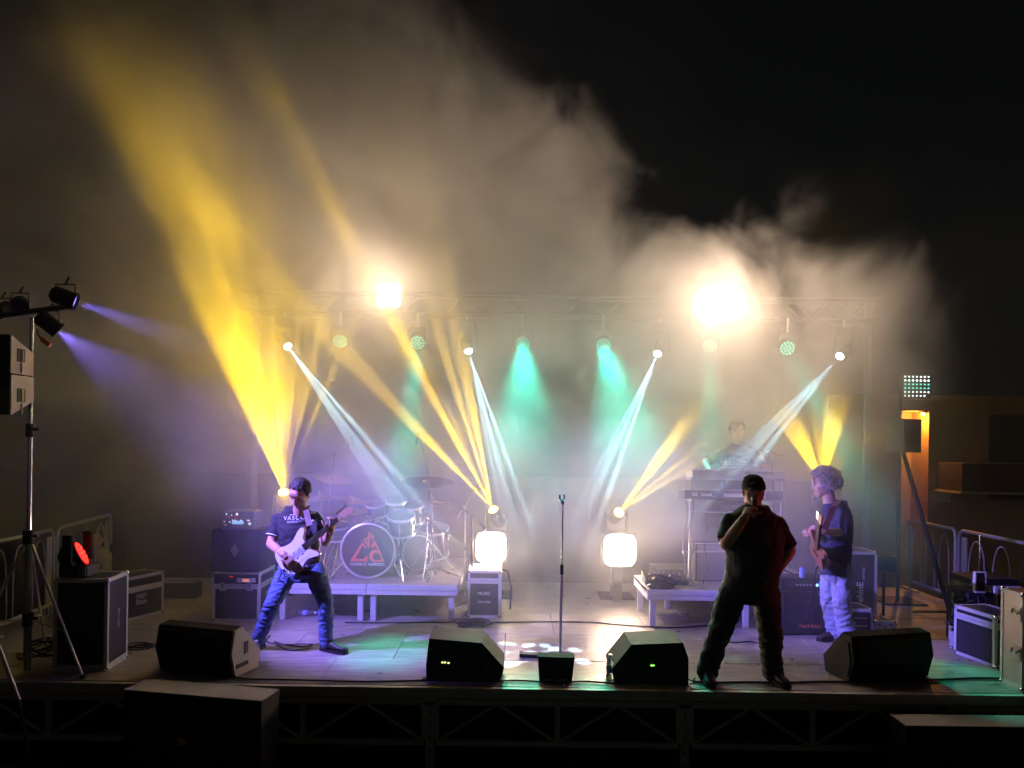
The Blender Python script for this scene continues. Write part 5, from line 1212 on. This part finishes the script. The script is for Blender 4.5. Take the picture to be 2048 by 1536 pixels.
for k in range(1, 22):
    x = .515 - .63 * (1 - 2 ** (-k / 12)) - .012
    if x < .105: break
    MB().box((x, .0352, 0), (.0028, .002, .044), M=MG).build('fret', 'chrome', gt)
hs = smoothp([(.50, -.02), (.53, -.022), (.60, -.030), (.655, -.034), (.67, -.018), (.66, .0), (.655, .018), (.62, .03), (.56, .034), (.50, .02)], 2)
MB().prism(hs, .008, .022, M=MG).build('headstock', 'maple', gt)
for k in range(6): MB().tube(MG @ V(.53 + k * .02, .015, .034 + k * .001), MG @ V(.53 + k * .02, .015, .058), .005).build('tuning_peg', 'chrome', gt)
sb = MB()
for k in range(6): sb.tube(MG @ V(-.115, .037, -.02 + k * .008), MG @ V(.55, .037, -.014 + k * .0055), .0009, seg=4)
sb.build('strings', 'chrome', gt, kind='stuff')
MB().path([MG @ V(-.12, .03, -.09), MG @ V(-.15, .07, -.12), MG @ V(-.18, .06, -.10), MG @ V(-.17, .05, -.06), MG @ V(-.15, .04, -.05), MG @ V(-.19, .02, -.03), MG @ V(-.22, 0, -.06), G(552, 1165, -.05)], .005, 6).build('lead', 'rubber', gt, smooth=True)
st_ = [shR.lerp(nk, .45) + V(0, -.0, .075), G(612, 1020, -.13), G(615, 1035, -.16), G(619, 1050, -.20), MG @ V(.20, -.0, .14)]
def strap(parent, pts, wdt, mat, name='strap', wd_dir=V(1, 0, .3)):
    mb = MB(); w_ = Vector(wd_dir).normalized() * wdt / 2; A = [(Vector(p) - w_, Vector(p) + w_) for p in pts]; bm = mb.bm; vs = [[bm.verts.new(x + V(0, d, 0)) for d in (0, .004) for x in p] for p in A]
    for a, b in zip(vs, vs[1:]):
        for i, j in ((0, 1), (1, 3), (3, 2), (2, 0)): bm.faces.new((a[i], a[j], b[j], b[i]))
    bm.faces.new(vs[0][:2] + vs[0][:1:-1]); bm.faces.new(vs[-1][:2] + vs[-1][:1:-1])
    return mb.build(name, mat, parent)
strap(gt, st_, .055, 'leather')
# --- singer -----------------------------------------------------------
YS = 6.2
def S(px, py, dy=0): return P(px, py, YS + dy)
s = thing('person', 'singer in black clothes and cap standing with legs apart, microphone raised to his mouth', 'person', (P(1480, 1372, YS).x, YS, 0))
hipL, hipR = S(1467, 1180), S(1530, 1182); kneeL, kneeR = S(1440, 1262, -.02), S(1541, 1268, -.02); ankL, ankR = S(1415, 1345, .03), S(1546, 1345, .03); ankL.z = ankR.z = .10
shL, shR = S(1460, 1043), S(1554, 1047); elL, wrL = S(1452, 1088, -.10), S(1490, 1033, -.24); elR, wrR = S(1579, 1100, .05), S(1556, 1142, -.02)
nk = S(1506, 1022); hd = S(1507, 982, -.02); Rh = frame((-.1, -1, .02), (0, 0, 1))
mb = MB(); torso(mb, shL, shR, hipL, hipR, 1.2, .10)
for a_, e, w_ in ((shL, elL, wrL), (shR, elR, wrR)): limb(mb, [a_, a_.lerp(e, .5), e, e.lerp(w_, .35), w_], [.066, .060, .052, .050, .032])
legs(mb, hipL, kneeL, ankL, .088, .06, .045); legs(mb, hipR, kneeR, ankR, .088, .06, .045)
limb(mb, [nk - V(0, 0, .06), hd - V(0, -.02, .05)], [.078, .066]); head_solids(mb, hd, Rh, 1.04, 1.16)
mp = S(1509, 1000, -.15)
hand_solids(mb, wrL, (mp - wrL) + V(.0, 0, .03), V(-.7, -.5, .5), 1, (.75, .9, .7), s=1.08)
hand_solids(mb, wrR, V(-.5, .1, -.9), V(.6, -.6, 0), -1, (.3, .4, .3), s=1.05)
organic('body', mb, .006, 'skin', s, 2)
mb = MB(); torso(mb, shL, shR, hipL, hipR, 1.24, .12, grow=.024, low=-.16)
for a_, e in ((shL, elL), (shR, elR)): mb.ball(a_, .068, 12); mb.tube(a_, a_.lerp(e, .86), .070, .080, 16)
organic('shirt', mb, .010, 'tee2', s, 4, wrinkle(.013, (6, 6, 9), 4))
MB().prism([(-.05, -.005), (.0, -.045), (.05, -.005), (.042, .004), (.0, -.03), (-.042, .004)], -.0, .004, M=Matrix.Translation(S(1506, 1026, -.16))).build('collar', 'tee2', s)
mb = MB(); hc = (hipL + hipR) / 2
loft(mb, [(hc + V(0, 0, -.10), V(.13, 0, 0), V(0, .11, 0)), (hc + V(0, 0, -.03), V(.205, 0, 0), V(0, .15, 0)), (hc + V(0, 0, .07), V(.205, 0, 0), V(0, .16, 0))])
legs(mb, hipL, kneeL, ankL, .112, .09, .078, .005, -.03); legs(mb, hipR, kneeR, ankR, .112, .09, .078, .005, -.03)
organic('trousers', mb, .010, 'black_trousers', s, 3, wrinkle(.018, (7, 7, 12), 6))
shoe(s, ankL, (-.12, -1, 0)); shoe(s, ankR, (.25, -1, 0))
mb = MB()
loft(mb, [(hd + V(0, .0, .012), V(.091, 0, 0), V(0, .124, 0)), (hd + V(0, .0, .05), V(.093, 0, 0), V(0, .124, 0)), (hd + V(0, .005, .075), V(.086, 0, 0), V(0, .105, 0)), (hd + V(0, .01, .115), V(.07, 0, 0), V(0, .085, 0)), (hd + V(0, .01, .137), V(.03, 0, 0), V(0, .04, 0))])
loft(mb, [(hd + V(0, -.09, .024), V(.078, 0, 0), V(0, 0, .009)), (hd + V(-.003, -.135, .022), V(.066, 0, 0), V(0, 0, .006)), (hd + V(-.006, -.168, .014), V(.035, 0, 0), V(0, 0, .005))], 20); organic('cap', mb, .006, 'cloth', s, 2)
face_parts(s, hd, Rh, 1.04)
MB().lathe([(.034, -.012), (.034, .012)], 20, M=Matrix.Translation(wrL.lerp(elL, .12)) @ (elL - wrL).to_track_quat('Z', 'Y').to_matrix().to_4x4(), cap=False).build('watch_strap', 'rubber', s); MB().ball(wrL.lerp(elL, .12) + V(-.02, -.025, .012), (.014, .01, .014), 10).build('watch_case', 'chrome', s, smooth=True)
m_ = thing('hand_microphone', 'dark handheld microphone with a mesh head held at the singer mouth', 'microphone', tuple(mp))
d_ = V(-.12, -.35, -.9).normalized()
MB().tube(mp, mp + d_ * .15, .02, .012, 14).build('handle', 'black', m_, smooth=True); MB().ball(mp - d_ * .012, .026, 16).build('mesh_head', 'greypl', m_, smooth=True)
# --- bass player ------------------------------------------------------
YB_ = 7.5
def B(px, py, dy=0): return P(px, py, YB_ + dy)
b = thing('person', 'bass player with curly grey hair and light jeans, standing in profile looking left', 'person', (P(1680, 1285, YB_).x, YB_, 0))
hipL, hipR = B(1660, 1138, .06), B(1684, 1138, -.06); kneeL, kneeR = B(1659, 1202, .05), B(1682, 1200, -.10); ankL, ankR = B(1672, 1268, .07), B(1697, 1270, -.07); ankL.z = ankR.z = .09
shL, shR = B(1664, 1024, .17), B(1686, 1024, -.12); elL, wrL = B(1652, 1070, .10), B(1632, 1072, -.10); elR, wrR = B(1688, 1064, -.14), B(1646, 1064, -.24)
nk = B(1664, 1006); hd = B(1648, 969, .0); Rh = frame((-.96, .35, -.12), (-.05, 0, 1))
mb = MB()
def torso2(mb, grow=0, low=-.04):
    sc_ = (shL + shR) / 2; hc = (hipL + hipR) / 2; up = sc_ - hc; wx = (shR - shL).normalized(); fx = V(0, 0, 1).cross(wx).normalized()
    rr = []
    for u, wd, dp, bl in ((low, .15, .125, .01), (.15, .15, .135, .02), (.35, .15, .15, .03), (.6, .16, .14, .015), (.82, .165, .125, 0), (1.0, .155, .105, 0), (1.1, .12, .085, 0), (1.2, .075, .07, 0)):
        rr.append((sc_ - up * (1 - u) + V(-1, 0, 0) * bl, wx * (wd + grow), fx * (dp + grow)))
    loft(mb, rr)
torso2(mb)
for a_, e, w_ in ((shL, elL, wrL), (shR, elR, wrR)): limb(mb, [a_, a_.lerp(e, .5), e, e.lerp(w_, .35), w_], [.055, .048, .042, .042, .028])
legs(mb, hipL, kneeL, ankL, .085, .058, .042); legs(mb, hipR, kneeR, ankR, .085, .058, .042)
limb(mb, [nk - V(0, 0, .08), hd + V(.03, 0, -.05)], [.066, .058]); head_solids(mb, hd, Rh, 1.08)
hand_solids(mb, wrL, V(-.6, -.3, .3), V(-.3, -.6, .6), 1, (.7, .8, .6), s=1.05); hand_solids(mb, wrR, V(-.7, .0, .25), V(-.2, -.8, .5), -1, (.7, .8, .6), s=1.05)
organic('body', mb, .006, 'skin', b, 2)
mb = MB(); torso2(mb, .018, -.10)
for a_, e in ((shL, elL), (shR, elR)): mb.ball(a_, .072, 12); mb.tube(a_, a_.lerp(e, 1.02), .07, .064, 16); mb.ball(a_.lerp(e, 1.0), .064, 12)
loft(mb, [(nk - V(-.01, 0, .12), V(.12, 0, 0), V(0, .13, 0)), (nk - V(0, 0, .045), V(.092, 0, 0), V(0, .092, 0)), (nk + V(-.01, 0, .0), V(.07, 0, 0), V(0, .07, 0))])
organic('shirt', mb, .009, 'navy', b, 3, wrinkle(.012, (7, 7, 11), 8))
mb = MB(); hc = (hipL + hipR) / 2
loft(mb, [(hc + V(0, 0, -.10), V(.12, 0, 0), V(0, .13, 0)), (hc + V(0, 0, -.03), V(.145, 0, 0), V(0, .155, 0)), (hc + V(0, 0, .07), V(.145, 0, 0), V(0, .155, 0))])
legs(mb, hipL, kneeL, ankL, .098, .078, .075, .004, -.03); legs(mb, hipR, kneeR, ankR, .098, .078, .078, .004, -.03)
organic('jeans', mb, .009, 'jeansl', b, 3, wrinkle(.019, (8, 8, 13), 9))
shoe(b, ankL, (-1, -.25, 0)); shoe(b, ankR, (-1, -.6, 0))
mb = MB(); R_ = random.Random(11)
for i in range(520):
    th = R_.uniform(0, 2 * pi); ph = R_.uniform(.0, 2.15); d_ = V(sin(ph) * cos(th), sin(ph) * sin(th), cos(ph))
    if d_.y < -.42 and d_.z < .5: continue
    k = R_.uniform(1.0, 1.42); c_ = hd + Rh @ V(d_.x * .092 * k, d_.y * .115 * k + .015, d_.z * .112 * k + .028)
    t1 = V(R_.uniform(-1, 1), R_.uniform(-1, 1), R_.uniform(-1, 1)).normalized(); t2 = t1.orthogonal().normalized(); r_ = R_.uniform(.012, .019)
    mb.path([c_ + (t1 * cos(a) + t2 * sin(a)) * r_ for a in (0, 1.2, 2.4, 3.6, 4.8)], .0062, 5)
loft(mb, [(hd + Rh @ V(0, .02, -.05), Rh @ V(.075, 0, 0), Rh @ V(0, .075, 0)), (hd + Rh @ V(0, .018, .03), Rh @ V(.085, 0, 0), Rh @ V(0, .092, 0)), (hd + Rh @ V(0, .012, .10), Rh @ V(.06, 0, 0), Rh @ V(0, .075, 0)), (hd + Rh @ V(0, .01, .125), Rh @ V(.02, 0, 0), Rh @ V(0, .03, 0))])
hm = mb; bmesh.ops.recalc_face_normals(hm.bm, faces=hm.bm.faces); hm.build('curly_hair', 'hair_grey', b, smooth=True)
face_parts(b, hd, Rh, 1.08, brow='hair_grey')
# bass guitar seen edge on
bp_ = B(1636, 1105, -.26); bt2 = B(1644, 1040, -.75); gx = (bt2 - bp_).normalized(); gn = V(-1, -.45, .1); gn = (gn - gx * gn.dot(gx)).normalized(); gy = gn.cross(gx)
MBs = Matrix(((gx.x, gn.x, gy.x, bp_.x), (gx.y, gn.y, gy.y, bp_.y), (gx.z, gn.z, gy.z, bp_.z), (0, 0, 0, 1)))
bg_ = thing('bass_guitar', 'dark bass guitar seen almost edge on, held by the grey haired player', 'guitar', tuple(bp_))
MB().prism([(x * 1.0, z * 1.0) for x, z in bo], -.02, .02, M=MBs).build('body', 'woodred', bg_)
MB().prism([(.10, -.028), (.10, .028), (.58, .021), (.58, -.021)], .006, .03, M=MBs).build('neck', 'rosewood', bg_)
MB().prism([(x + .08, z) for x, z in hs], .008, .024, M=MBs).build('headstock', 'maple', bg_)
for k in range(4): MB().tube(MBs @ V(.61 + k * .03, .015, .03), MBs @ V(.61 + k * .03, .015, .065), .008).build('tuning_peg', 'chrome', bg_)
MB().box((-.12, .025, 0), (.04, .01, .07), M=MBs).build('bridge', 'chrome', bg_); MB().box((.0, .023, 0), (.03, .008, .08), M=MBs).build('pickup', 'black', bg_)
strap(bg_, [shR.lerp(nk, .5) + V(.02, 0, .07), B(1668, 1012, -.22), B(1661, 1030, -.22), B(1652, 1050, -.24), B(1645, 1072, -.26)], .085, 'leatherred', wd_dir=V(1, 0, .4))
MB().path([MBs @ V(-.15, 0, -.05), B(1632, 1140, -.2), B(1627, 1180, -.1), B(1622, 1215, 0), B(1620, 1270, .1)], .005, 6).build('lead', 'rubber', bg_, smooth=True)
# --- keyboard player ---------------------------------------------------
YK = 8.98
def K(px, py, dy=0): return P(px, py, YK + dy)
k_ = thing('person', 'keyboard player in a dark printed t-shirt standing behind the two keyboards in the haze', 'person', (P(1472, 1140, YK).x, YK, RZ))
hipL, hipR = K(1457, 1000), K(1487, 1000); 
kneeL, kneeR = V(hipL.x - .02, YK, RZ + .5), V(hipR.x + .02, YK, RZ + .5); ankL, ankR = V(hipL.x - .04, YK + .02, RZ + .09), V(hipR.x + .04, YK + .02, RZ + .09)
shL, shR = K(1440, 910), K(1505, 908); elL, wrL = K(1408, 925, -.08), K(1420, 945, -.36); elR, wrR = K(1529, 936, -.02), K(1527, 944, -.34)
nk = K(1474, 893); hd = K(1474, 862, -.02); Rh = frame((-.05, -1, -.25), (0, -.2, 1))
mb = MB(); torso(mb, shL, shR, hipL, hipR, .98)
for a_, e, w_ in ((shL, elL, wrL), (shR, elR, wrR)): limb(mb, [a_, a_.lerp(e, .5), e, e.lerp(w_, .35), w_], [.055, .048, .041, .042, .027])
legs(mb, hipL, kneeL, ankL, .08, .055, .04); legs(mb, hipR, kneeR, ankR, .08, .055, .04)
limb(mb, [nk - V(0, 0, .06), hd - V(0, -.02, .05)], [.058, .054]); head_solids(mb, hd, Rh, .98)
for w_ in (wrL, wrR): hand_solids(mb, w_, V(0, -1, -.05), V(0, .1, 1), 1 if w_ is wrL else -1, (.3, .5, .3))
organic('body', mb, .008, 'skin', k_, 2)
mb = MB(); torso(mb, shL, shR, hipL, hipR, grow=.018, low=-.1)
for a_, e in ((shL, elL), (shR, elR)): mb.ball(a_, .07, 12); mb.tube(a_, a_.lerp(e, .75), .068, .068, 16)
tee = organic('t_shirt', mb, .010, 'tee', k_, 3, wrinkle(.012, (7, 7, 11), 12))
mb = MB()
for i in range(13): mb.prism([(-.006, -.008), (.0, -.008), (.008, .008), (.002, .008)], 0, .0005, M=Matrix.Translation(P(1456 + i * 3.3, 929, YK - .2)))
for r0 in (918, 923):
    for i in range(7): mb.prism([(-.008, -.004), (.008, -.004), (.008, .004), (-.008, .004)], 0, .0005, M=Matrix.Translation(P(1450 + i * 7, r0, YK - .2)))
pr = mb.build('chest_print', 'whiteprint', k_); on_shirt(None, '', tee, [pr])
mb = MB(); hc = (hipL + hipR) / 2
loft(mb, [(hc + V(0, 0, -.10), V(.11, 0, 0), V(0, .10, 0)), (hc + V(0, 0, -.03), V(.17, 0, 0), V(0, .12, 0)), (hc + V(0, 0, .07), V(.165, 0, 0), V(0, .12, 0))])
legs(mb, hipL, kneeL, ankL, .09, .07, .06, .004, -.02); legs(mb, hipR, kneeR, ankR, .09, .07, .06, .004, -.02)
organic('trousers', mb, .012, 'black_trousers', k_, 3, wrinkle(.012, (8, 8, 12), 13))
for a_ in (ankL, ankR): MB().box((a_.x, YK - .05, RZ + .045), (.1, .27, .085), bev=.03).build('shoe', 'shoe', k_, smooth=True)
mb = MB(); R_ = random.Random(15)
for i in range(110):
    th = R_.uniform(0, 2 * pi); ph = R_.uniform(.0, 1.8); d_ = V(sin(ph) * cos(th), sin(ph) * sin(th), cos(ph))
    if d_.y < -.35 and d_.z < .5: continue
    mb.ball(hd + Rh @ V(d_.x * .080, d_.y * .100 + .01, d_.z * .102 + .026), (.024, .024, .016), 8)
organic('hair', mb, .008, 'hair_dark', k_, 1)
face_parts(k_, hd, Rh, .98)
# --- seated onlooker behind the left barrier ----------------------------
YO = 9.6
def O(px, py, dy=0): return P(px, py, YO + dy)
o_ = thing('person', 'onlooker in a tan top and blue trousers sitting behind the far left barrier', 'person', (O(192, 1200).x, YO, GZ))
ch = thing('chair', 'dark simple chair under the onlooker behind the far left barrier', 'chair', (O(192, 1200).x - .02, YO, GZ)); cx_ = O(192, 1150); sz = O(192, 1152).z
MB().box((cx_.x, YO + .05, sz - .1), (.42, .42, .03)).build('seat', 'black', ch); MB().box((cx_.x, YO + .26, sz + .2), (.42, .03, .35)).build('backrest', 'black', ch)
for a_ in (-.18, .18):
    for c__ in (-.13, .24): MB().tube((cx_.x + a_, YO + c__, GZ), (cx_.x + a_, YO + c__, sz - .11), .013).build('leg', 'steel', ch)
hd = O(193, 1078); Rh = frame((.5, -1, 0), (0, 0, 1)); nk = O(190, 1092); shL, shR = O(175, 1102), O(207, 1104, .05); hipL, hipR = V(cx_.x - .09, YO + .08, sz), V(cx_.x + .09, YO + .08, sz)
kneeL, kneeR = V(cx_.x - .12, YO - .36, sz + .02), V(cx_.x + .14, YO - .36, sz + .02); ankL, ankR = V(cx_.x - .12, YO - .36, GZ + .08), V(cx_.x + .14, YO - .36, GZ + .08)
mb = MB(); torso(mb, shL, shR, hipL, hipR, .9)
for a_, e, w_ in ((shL, shL + V(-.03, -.05, -.26), kneeL + V(.02, .1, .09)), (shR, shR + V(.04, -.05, -.26), kneeR + V(-.02, .1, .09))):
    limb(mb, [a_, e, w_], [.05, .04, .028]); hand_solids(mb, w_, V(.1, -1, -.1), V(0, 0, 1), 1, (.3, .4, .3))
legs(mb, hipL, kneeL, ankL, .08, .055, .04); legs(mb, hipR, kneeR, ankR, .08, .055, .04); limb(mb, [nk - V(0, 0, .05), hd - V(0, 0, .05)], [.055, .05]); head_solids(mb, hd, Rh, .98)
organic('body', mb, .009, 'skin', o_, 2)
mb = MB(); torso(mb, shL, shR, hipL, hipR, .92, grow=.015)
for a_, e in ((shL, shL + V(-.03, -.05, -.26)), (shR, shR + V(.04, -.05, -.26))): mb.ball(a_, .06, 10); mb.tube(a_, a_.lerp(e, .9), .06, .055, 14)
organic('top', mb, .012, 'tan', o_, 2)
mb = MB(); legs(mb, hipL, kneeL, ankL, .09, .07, .06); legs(mb, hipR, kneeR, ankR, .09, .07, .06); mb.ball((hipL + hipR) / 2, (.18, .14, .12), 14); organic('trousers', mb, .012, 'bluet', o_, 2)
for a_ in (ankL, ankR): MB().box((a_.x, a_.y - .06, GZ + .045), (.09, .26, .085), bev=.03).build('shoe', 'shoe', o_, smooth=True)
MB().ball(hd + Rh @ V(0, .02, .035), (.086, .1, .092), 14, R=Rh).build('hair', 'hair_dark', o_, smooth=True); face_parts(o_, hd, Rh, .98)
